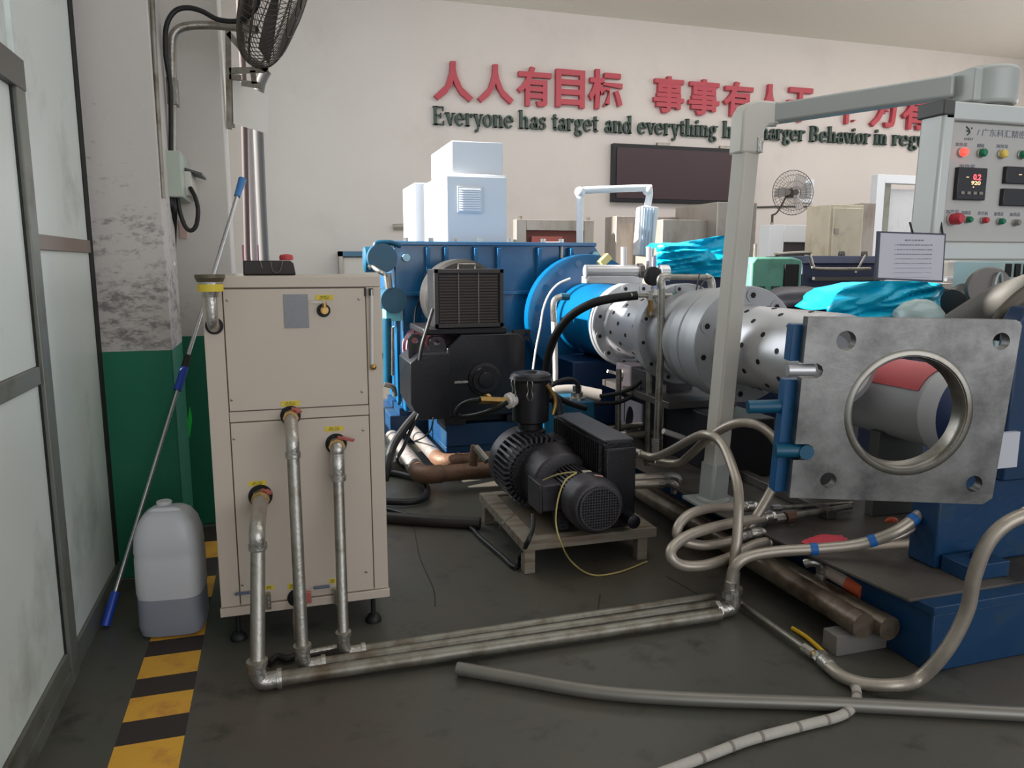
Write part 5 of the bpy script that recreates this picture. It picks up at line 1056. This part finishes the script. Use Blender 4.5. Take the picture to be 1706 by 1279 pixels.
# ================================================================ GEARBOX
gy=6.15
gb=thing('gearbox','long bright blue gearbox housing with ribs behind the black motor','gearbox',(1.8,6.6,.3))
gx0,gx1=P(645,480,y=gy).x,2.72
gz1=P(800,407,y=gy).z; gzm=P(800,487,y=gy).z
ch=.14
obj('upper_housing',MB().prism([(gx0+.06,gy,gzm),(gx1,gy,gzm),(gx1,gy,gz1-ch),(gx1-.10,gy,gz1),(gx0+.06,gy,gz1)],(0,.9,0)),'blue',gb,bevel=.012)
obj('lower_housing',MB().box(gx0+.12,gx1-.05,gy-.02,gy+.9,.30,gzm-.005),'blue',gb,bevel=.012)
obj('split_flange',MB().box(gx0+.08,gx1+.02,gy-.05,gy+.92,gzm-.02,gzm+.012),'blue',gb,bevel=.004)
obj('top_lip',MB().box(gx0+.02,gx1-.1,gy-.05,gy+.95,gz1-.012,gz1+.02),'blue',gb,bevel=.006)
for px in (708,738,787,825,892,945):
    a=P(px,450,y=gy).x; obj('rib',MB().prism([(a,gy,gz1-.02),(a,gy-.075,gz1-.03),(a,gy-.05,gzm+.05),(a,gy,gzm+.02)],(.035,0,0)),'blue',gb,bevel=.004)
for px in (658,700): a=P(px,550,y=gy).x; obj('rib',MB().prism([(a,gy-.02,gzm-.02),(a,gy-.08,gzm-.05),(a,gy-.08,.40),(a,gy-.02,.36)],(.03,0,0)),'blue',gb,bevel=.004)
for (px,py) in ((677,429),(659,549),(992,425)):
    c=P(px,py,y=gy-.03); obj('inspection_disc',MB().lathe(c,(0,-1,0),[(-.03,.03),(.01,.03)],24),mat('pale_cyan_disc',(170,220,236),.5) if px==677 else bpy.data.materials['pale_cyan_disc'],gb)
for px in (676,718,760,800,850,905,935):
    c=P(px,404,y=gy+.1); obj('cap_bolt',MB().lathe((c.x,gy+.1,gz1+.018),(0,0,1),[(0,.022),(.035,.022)],6),'fit',gb)
obj('breather_pipe',MB().tube([P(910,405,y=gy-.02),P(932,405,y=gy-.02),P(936,410,y=gy-.02),P(936,430,y=gy-.02)],.012,8,smooth=False),'pvc',gb)
# oil pumps at left
for k,(px,py,r,Y) in enumerate(((636,430,.105,5.95),(655,500,.095,6.0))):
    c=P(px,py,y=Y); t=obj('oil_filter',MB().lathe((c.x,Y-.05,c.z),(0.0,1,0),[(0,r*.75),(.01,r*.8),(.012,r),(.05,r*1.02),(.35,r*1.02)],32),'teal',gb,ang=30)
    obj('filter_rim',MB().lathe((c.x,Y-.055,c.z),(0,1,0),[(0,r*1.06),(.02,r*1.06)],32),'teal',t)
c=P(620,432,y=6.0); obj('side_drum',MB().lathe((c.x-.05,6.15,c.z),(1,0,0),[(0,.085),(.01,.10),(.14,.10)],32),'teal',gb)
obj('oil_line',MB().tube([P(614,446,y=5.9),P(620,444,y=5.9),P(632,452,y=5.85),P(640,456,y=5.85)],.018,10),'fit',gb)
obj('oil_line',MB().tube([P(645,455,y=5.95),P(648,480,y=5.95)],.03,10,smooth=False),'fit',gb)
obj('oil_line',MB().tube([P(625,414,y=5.95),P(628,405,y=5.95),P(650,404,y=5.95),P(668,410,y=5.95)],.02,10),'teal',gb)
obj('valve_block',MB().box(P(642,525,y=6.02).x,P(668,525,y=6.02).x,6.0,6.2,P(650,535,y=6.02).z,P(650,515,y=6.02).z),mat('pale_teal_block',(120,206,220),.4),gb,bevel=.005)
obj('riser_line',MB().tube([P(645,530,y=6.02),P(646,600,y=6.02),P(646,640,y=6.02)],.035,12,smooth=False),'teal',gb)
obj('flow_gauge',MB().tube([P(654,545,y=5.95),P(654,625,y=5.95)],.010,8,smooth=False),'fit',gb)
obj('foot_pipe',MB().tube([P(640,640,y=5.95),P(655,645,y=5.95),P(658,660,y=5.95)],.02,10),'fit',gb)
obj('mount_rail',MB().box(gx0+.1,1.7,gy+.16,gy+.9,.24,.298),'blued',gb)
single('gearbox_plinth',MB().box(.86,1.54,6.3,7.15,0,.238),'blued','blue plinth under the left end of the gearbox','plinth',bevel=.006)

# ================================================================ BACKGROUND
# electric cabinet
ec=thing('electric_cabinet','tall white electric cabinet behind the gearbox with a louvred vent','cabinet',(1.85,7.6,0))
ax,bx_=P(751,300,y=7.0).x,P(857,300,y=7.0).x; zt=P(800,284,y=7.0).z
obj('cabinet_body',MB().box(ax,bx_,7.25,8.35,0,zt),'white',ec,bevel=.02)
obj('door',MB().box(ax+.01,bx_-.01,7.225,7.25,.1,zt-.03),'whiteb',ec,bevel=.006)
obj('roof_unit',MB().box(P(752,240,y=7.3).x,P(838,240,y=7.3).x,7.3,8.3,zt,P(800,236,y=7.3).z),'whiteb',ec,bevel=.01)
v0,v1=P(762,354,y=7.22),P(803,311,y=7.22); vt_=obj('vent',MB().box(v0.x,v1.x,7.21,7.226,v0.z,v1.z),'whiteb',ec,bevel=.003)
for k in range(10): z=v0.z+.02+k*(v1.z-v0.z-.03)/10; obj('louvre',MB().prism([(v0.x+.02,7.195,z),(v0.x+.02,7.212,z+.016),(v0.x+.02,7.212,z)],(v1.x-v0.x-.04,0,0)),'white',vt_)
e2=thing('second_cabinet','pale blue white cabinet standing left of and behind the louvred one','cabinet',(1.4,8.8,0))
a=P(690,304,y=8.5); b=P(728,304,y=8.5); obj('cabinet_body',MB().box(a.x,b.x+.1,8.5,9.3,0,a.z),'whiteb',e2,bevel=.01); obj('handle',MB().box(b.x-.08,b.x-.05,8.46,8.5,1.75,2.0),'galvd',e2)
# frames with reddish openings
def gantry(name,label,x0,x1,y0,Y,th,m,inner):
    a,b=P(x0,y0,y=Y),P(x1,y0,y=Y); z=a.z; t=thing(name,label,'frame',((a.x+b.x)/2,Y,0))
    w_=th
    obj('post',MB().box(a.x,a.x+w_,Y,Y+w_,0,z),m,t,bevel=.006); obj('post',MB().box(b.x-w_,b.x,Y,Y+w_,0,z),m,t,bevel=.006)
    obj('beam',MB().box(a.x+w_,b.x-w_,Y,Y+w_,z-w_*1.0,z),m,t,bevel=.006)
    i_=obj('inner_panel',MB().box(a.x+w_,b.x-w_,Y+w_*.6,Y+w_*.9,.2,z-w_*1.0),inner,t)
    for k in range(2): obj('bolt',MB().lathe((a.x+w_/2+k*(b.x-a.x-w_),Y+w_/2,z),(0,0,1),[(0,.03),(.04,.03)],6),'galv',t)
    return t,a,b,z
t,a,b,z=gantry('steel_gantry','pale steel frame with a reddish opening behind the gearbox',860,990,365,9.0,.13,'stain',mat('brick_red_board',(130,74,68),.6,var=.2))
obj('red_sheet',MB().box(a.x+.2,a.x+.6,9.0,9.03,z-.30,z-.2),mat('rose_sheet',(190,104,96),.6),t)
t,a,b,z=gantry('white_gantry','bright white steel frame with a dark opening behind the green machine',1283,1392,374,10.2,.26,'white',mat('dark_opening',(74,66,72),.5,var=.3,scale=14,stretch=(10,1,1)))
# far counterpart cabinets
def cabn(name,label,x0,x1,ytop,Y,d,m,cat='cabinet',bot=0,door=None):
    a,b=P(x0,ytop,y=Y),P(x1,ytop,y=Y); t=thing(name,label,cat,((a.x+b.x)/2,Y,bot))
    obj('body',MB().box(a.x,b.x,Y,Y+d,bot,a.z),m,t,bevel=.01)
    if door: obj('door',MB().box(a.x+.04,b.x-.04,Y-.03,Y,bot+.1,a.z-.05),m,t,bevel=.008)
    return t,a,b
t,a,b=cabn('stainless_hood','grimy stainless cabinet behind the left tarpaulin, low front part',1104,1200,365,8.2,.7,'stain')
t,a,b=cabn('stainless_cabinet','taller grimy stainless cabinet behind the post, under the display board',1196,1262,336,8.0,1.0,'stain')
obj('side_wing',MB().box(a.x-.85,a.x-.02,8.95,9.3,0,a.z-.12),'stain',t,bevel=.01)
t,a,b=cabn('cream_box','aged cream metal box cabinet on the navy machine',1384,1440,340,9.0,.5,'creamb',bot=0,door=1)
obj('side_panel',MB().box(b.x,b.x+.22,9.02,9.5,0,a.z+.03),'stain',t,bevel=.006); obj('latch',MB().box(a.x+.06,a.x+.12,8.95,8.97,a.z-.4,a.z-.33),'galv',t)
t=thing('glazed_frame','white frame with a grey glass pane right of the cream box','frame',P(1500,400,y=10.8))
a,b=P(1463,290,y=10.8),P(1560,290,y=10.8); 
obj('post',MB().box(a.x,a.x+.16,10.8,10.95,0,a.z),'white',t,bevel=.006); obj('post',MB().box(a.x+.2,a.x+.33,10.85,11,0,a.z-.08),'alu',t); obj('beam',MB().box(a.x+.16,b.x,10.8,10.95,a.z-.14,a.z),'white',t,bevel=.006); obj('pane',MB().box(a.x+.35,b.x,10.9,10.93,.4,a.z-.22),mat('grey_white_pane',(196,198,202),.3,var=.1),t)
# standing fan & picture frame
c=P(1321,321,y=11); fan('standing_fan','round wire guarded pedestal fan before the back wall',c,(-.15,-1,0),.36,.2,spokes=40,bladem=mat('pale_blade',(176,170,168),.5))
t=thing('fan_stand','thin pole and base of the pedestal fan','stand',(c.x-.02,11.1,0)); obj('pole',MB().cyl((c.x-.3,11.1,.03),(c.x-.3,11.1,c.z-.35),.02).tube([(c.x-.3,11.1,c.z-.36),(c.x-.2,11.1,c.z-.3),(c.x-.02,11.12,c.z-.02)],.015,8),'fan',t); obj('base',MB().lathe((c.x-.3,11.1,0),(0,0,1),[(0,.25),(.03,.25),(.04,.05)],28),'fan',t)
a,b=P(1327,337,y=YB-.05),P(1357,299,y=YB-.05); t=thing('wall_frame','small white framed plate on the back wall behind the fan','frame',(a.x,YB-.04,a.z))
obj('frame',MB().box(a.x,b.x,YB-.05,YB,a.z,b.z),'white',t,bevel=.005); obj('plate',MB().box(a.x+.07,b.x-.07,YB-.056,YB-.04,a.z+.07,b.z-.07),mat('grey_plate',(150,150,150),.5),t)
single('wall_cable',MB().tube([P(1262,345,y=YB-.02),P(1340,344,y=YB-.02),P(1460,350,y=YB-.02),P(1530,352,y=YB-.02)],.018,6),'dkgrey','thin grey cable strung along the back wall behind the fan','cable')
single('wall_stain_pipe',MB().tube([P(655,378,y=YB-.03),P(691,377,y=YB-.03)],.05,8,smooth=False),'stain','short rusty pipe stub on the back wall left of the white cabinets','pipe')
# green machine
gm_=thing('green_machine','pale green cast machine head behind the grey post','machine',P(1300,490,y=6.6))
a,b=P(1253,428,y=6.6),P(1338,428,y=6.6)
obj('casting',MB().prism([(a.x,6.6,.5),(b.x,6.6,.5),(b.x,6.6,a.z-.03),(b.x-.12,6.6,a.z),(a.x+.05,6.6,a.z),(a.x,6.6,a.z-.06)],(0,.6,0)),'green',gm_,bevel=.02)
obj('window_recess',MB().box(b.x-.22,b.x-.05,6.58,6.62,1.2,a.z-.07),'hole',gm_,bevel=.005)
for dx in (.07,.24): obj('port',MB().box(a.x+dx,a.x+dx+.09,6.585,6.61,1.22,1.28),mat('dark_green_port',(20,54,40),.5) if dx<.1 else bpy.data.materials['dark_green_port'],gm_)
obj('pipe',MB().tube([P(1290,424,y=6.5),P(1345,421,y=6.5),P(1350,428,y=6.5),P(1354,442,y=6.5),P(1365,448,y=6.5),P(1450,448,y=6.5)],.018,8),'galv',gm_)
obj('stud',MB().cyl((a.x+.1,6.7,a.z),(a.x+.1,6.7,a.z+.13),.02),'galv',gm_); obj('pedestal',MB().box(a.x+.05,b.x-.05,6.7,7.1,0,.5),'navy',gm_)
nm_=thing('navy_machine','dark navy machine body between the green casting and the notice','machine',P(1400,480,y=6.9))
a,b=P(1338,426,y=6.9),P(1470,426,y=6.9)
obj('body',MB().box(a.x,b.x,6.9,7.5,.2,a.z-.08),'navy',nm_,bevel=.01); obj('top_plate',MB().box(a.x,b.x+.2,6.85,7.55,a.z-.08,a.z),mat('blue_grey_top',(92,98,120),.5,var=.1),nm_,bevel=.006)
obj('rail',MB().box(a.x+.1,b.x,6.82,6.86,a.z-.26,a.z-.22),'dkgrey',nm_)
obj('leg',MB().box(a.x+.1,a.x+.25,7.0,7.4,0,.2).box(b.x-.25,b.x-.1,7.0,7.4,0,.2),'navy',nm_)
for px in (1405,1443): c=P(px,417,y=6.95); obj('lug',MB().lathe((c.x,6.97,a.z),(0,0,1),[(0,.035),(.02,.04),(.05,.03)],12),'grim',nm_)
obj('strut',MB().tube([P(1442,425,y=6.8),P(1425,455,y=6.75)],.012,6,smooth=False),'galv',nm_)
single('black_cowl',blob(P(1330,508,y=5.6),.42,.3,.16,3,amp=.08),'blk','low black cowl behind the right barrel flange','cowl')
bpy.context.view_layer.update()
cw=P(1330,508,y=5.6); single('cowl_plinth',MB().box(cw.x-.3,cw.x+.3,5.4,5.8,0,cw.z),'navy','dark plinth carrying the black cowl','plinth')
# tarpaulins
def tarp(name,label,pts,Yf,depth,seed,zbot,fold=.05,layers=0,cat='tarpaulin'):
    """crumpled cloth: front outline given by a row of top points, folded down to zbot"""
    n=72;m_=40; top_=resample([Vector(p) for p in pts],n); vs=[];fs=[]
    for j in range(m_+1):
        v=j/m_
        for i in range(n+1):
            t_=top_[i]; h=t_.z-zbot
            if v<.35: y=Yf+depth*(1-v/.35); z=t_.z-.02*math.sin(v/.35*PI)
            else: y=Yf-.03*math.sin((v-.35)/.65*PI); z=t_.z-h*(v-.35)/.65
            q=Vector((t_.x*2.2+seed,z*9,y*2)); d1=noise.noise(q)
            q2=Vector((t_.x*3.2+z*3+seed,z*15-t_.x*2.5,seed)); d2=abs(noise.noise(q2))
            ed=min(1,min(i,n-i)/4)
            vs.append(Vector((t_.x+.01*d1+(1-ed)*0,y-fold*(d1*.9+d2*1.4)*ed,z+fold*.35*noise.noise(q*.7+Vector((9,9,9))))))
    for j in range(m_):
        for i in range(n): a=j*(n+1)+i; fs.append((a,a+1,a+n+2,a+n+1))
    mb=MB().add(vs,fs); o=single(name,mb,'tarp',label,cat); s=o.modifiers.new('solid','SOLIDIFY'); s.thickness=.006; return o
Yt=6.2; tarp('tarpaulin','bright cyan tarpaulin stack in folded layers left of the grey post',[P(1092,412,y=Yt),P(1100,404,y=Yt),P(1130,403,y=Yt),P(1160,399,y=Yt),P(1215,393,y=Yt),P(1240,392,y=Yt)],Yt,.2,3.1,P(1150,462,y=Yt).z,fold=.10)
a,b=P(1096,420,y=Yt+.1),P(1236,420,y=Yt+.1); single('tarp_table',MB().box(a.x+.03,b.x,Yt+.08,Yt+.25,0,P(1150,425,y=Yt).z),'navy','dark machine block under the left cyan tarpaulin','machine',bevel=.01)
Yt=4.6; tarp('tarpaulin','crumpled cyan tarpaulin draped above the steel plate, under the notice',[P(1376,512,y=Yt),P(1384,498,y=Yt),P(1402,478,y=Yt),P(1440,469,y=Yt),P(1480,470,y=Yt),P(1520,470,y=Yt),P(1560,474,y=Yt),P(1572,485,y=Yt),P(1578,500,y=Yt)],Yt,.35,7.7,P(1450,540,y=Yt).z,fold=.07)
a,b=P(1385,520,y=Yt+.05),P(1570,520,y=Yt+.05); single('covered_block',MB().box(a.x,b.x,Yt+.04,Yt+.35,.3,P(1450,500,y=Yt).z),'navy','dark block under the crumpled cyan tarpaulin','machine',bevel=.01)
single('machine_plinth',MB().box(a.x-.1,b.x+.2,Yt+.0,Yt+.45,0,.3),'navy','dark base of the block under the crumpled tarpaulin','machine')
single('helmet_cap',blob(P(1530,528,y=4.2),.17,.15,.12,6,amp=.1),'gasc','pale green rounded casting peeking out under the cyan tarpaulin','casting')
c=P(1530,528,y=4.2); single('cap_stand',MB().box(c.x-.12,c.x+.12,4.1,4.3,0,c.z),'navy','dark stand below the pale green rounded casting','stand')
# right cluster above plate
t=thing('steel_bench','grey steel bench top right of the notice','bench',P(1620,480,y=5.2)); a,b=P(1570,472,y=5.2),P(1660,472,y=5.2)
obj('top',MB().box(a.x,b.x+.3,5.2,5.8,a.z-.05,a.z),'stain',t,bevel=.004); obj('cabinet_under',MB().box(a.x+.05,b.x+.25,5.25,5.75,0,a.z-.05),'navy',t)
single('white_carton',MB().box(P(1577,460,y=5.5).x,P(1628,460,y=5.5).x,5.5,5.75,a.z,P(1600,437,y=5.5).z),'boxw','off-white carton on the grey bench','box',bevel=.006)
single('white_papers',MB().prism([P(1576,425,y=5.6),P(1616,427,y=5.6),P(1612,431,y=5.45),P(1582,436,y=5.45)],(0,0,.006)),'white','white sheets lying on the carton','papers')
single('bright_rod',MB().cyl(P(1575,468,y=5.25)+Vector((0,0,.02)),P(1607,468,y=5.25)+Vector((0,0,.02)),.02),'silver','short bright rod on the grey bench edge','rod')
single('dark_roller',MB().tube([P(1594,512,y=4.3),P(1640,487,y=4.3)],.14,24,smooth=False),'grim','grimy dark steel roller beside the crumpled tarpaulin','roller')
single('roller_block',MB().box(P(1590,520,y=4.4).x,P(1640,520,y=4.4).x,4.25,4.5,BZ+.013,.98),'navy','dark block carrying the grimy roller','block')
t=thing('grey_elbow_duct','dusty grey elbow duct behind the top right corner of the plate','duct',P(1650,520,y=3.4))
obj('duct',MB().tube([P(1590,545,y=3.6),P(1630,520,y=3.5),P(1665,500,y=3.4),P(1720,480,y=3.3)],.09,20),mat('dusty_duct',(84,82,78),.6,var=.1),t)
t=thing('pale_casting','pale grey green slotted casting at the right edge','casting',P(1690,480,y=4.0)); a,b=P(1672,434,y=4.0),P(1760,434,y=4.0)
obj('casting_body',MB().box(a.x,b.x,4.0,4.4,BZ+.013,a.z),'gasc',t,bevel=.015)
for dx in (.02,.10,.18): obj('slot',MB().box(a.x+dx,a.x+dx+.045,3.985,4.01,a.z-.11,a.z-.02),'hole',t,bevel=.004)
c=P(1664,480,y=3.9); obj('ring_guard',MB().tube([(c.x+.03*math.cos(R(k*20)),3.9,c.z+.10*math.sin(R(k*20))) for k in range(18)],.006,6,smooth=False,cyc=True),'gasc',t)
obj('wheel',MB().lathe((c.x-.02,3.95,c.z),(.6,1,0),[(0,.13),(.03,.14),(.08,.13)],32),'grim',t)
t=thing('teal_machine','teal blue machine part far behind the bench','machine',P(1650,455,y=6.3)); a,b=P(1630,438,y=6.3),P(1665,438,y=6.3)
obj('body',MB().box(a.x,b.x,6.3,6.8,0,a.z),'teal',t,bevel=.02); obj('yellow_tag',MB().box(a.x+.02,a.x+.1,6.28,6.3,a.z-.12,a.z-.06),mat('lime_tag',(190,206,110),.5),t)
# small HMI on own arm
hm=thing('small_swing_arm','white gooseneck pipe arm behind the gearbox holding a slim enclosure','arm',P(965,410,y=7.4))
obj('arm_pipe',MB().tube([P(966,420,y=7.4),P(966,330,y=7.4),P(968,320,y=7.4),P(974,317,y=7.4),P(1075,313,y=7.4),P(1081,316,y=7.4),P(1082,325,y=7.4),P(1079,342,y=7.4)],.036,12,sub=3),'white',hm)
obj('arm_foot',MB().cyl((P(966,420,y=7.4).x,7.4,.3),P(966,415,y=7.4),.036),'white',hm)
for q in ((966,320),(1079,317)): obj('corner_joint',MB().sphere(P(*q,y=7.4),.055),'white',hm)
a,b=P(1066,430,y=7.35),P(1090,345,y=7.35)
obj('enclosure',MB().prism([P(1063,425,y=7.3),P(1089,428,y=7.3),P(1098,345,y=7.3),P(1070,342,y=7.3)],(.08,.3,0)),'white',hm,bevel=.01)
for k in range(4): obj('blue_rib',MB().obox(P(1069+5*k,424,y=7.285),P(1075+5*k,347,y=7.285),.012,.012,up=(0,1,0)),mat('pale_blue_rib',(170,196,220),.4) if k==0 else bpy.data.materials['pale_blue_rib'],hm)
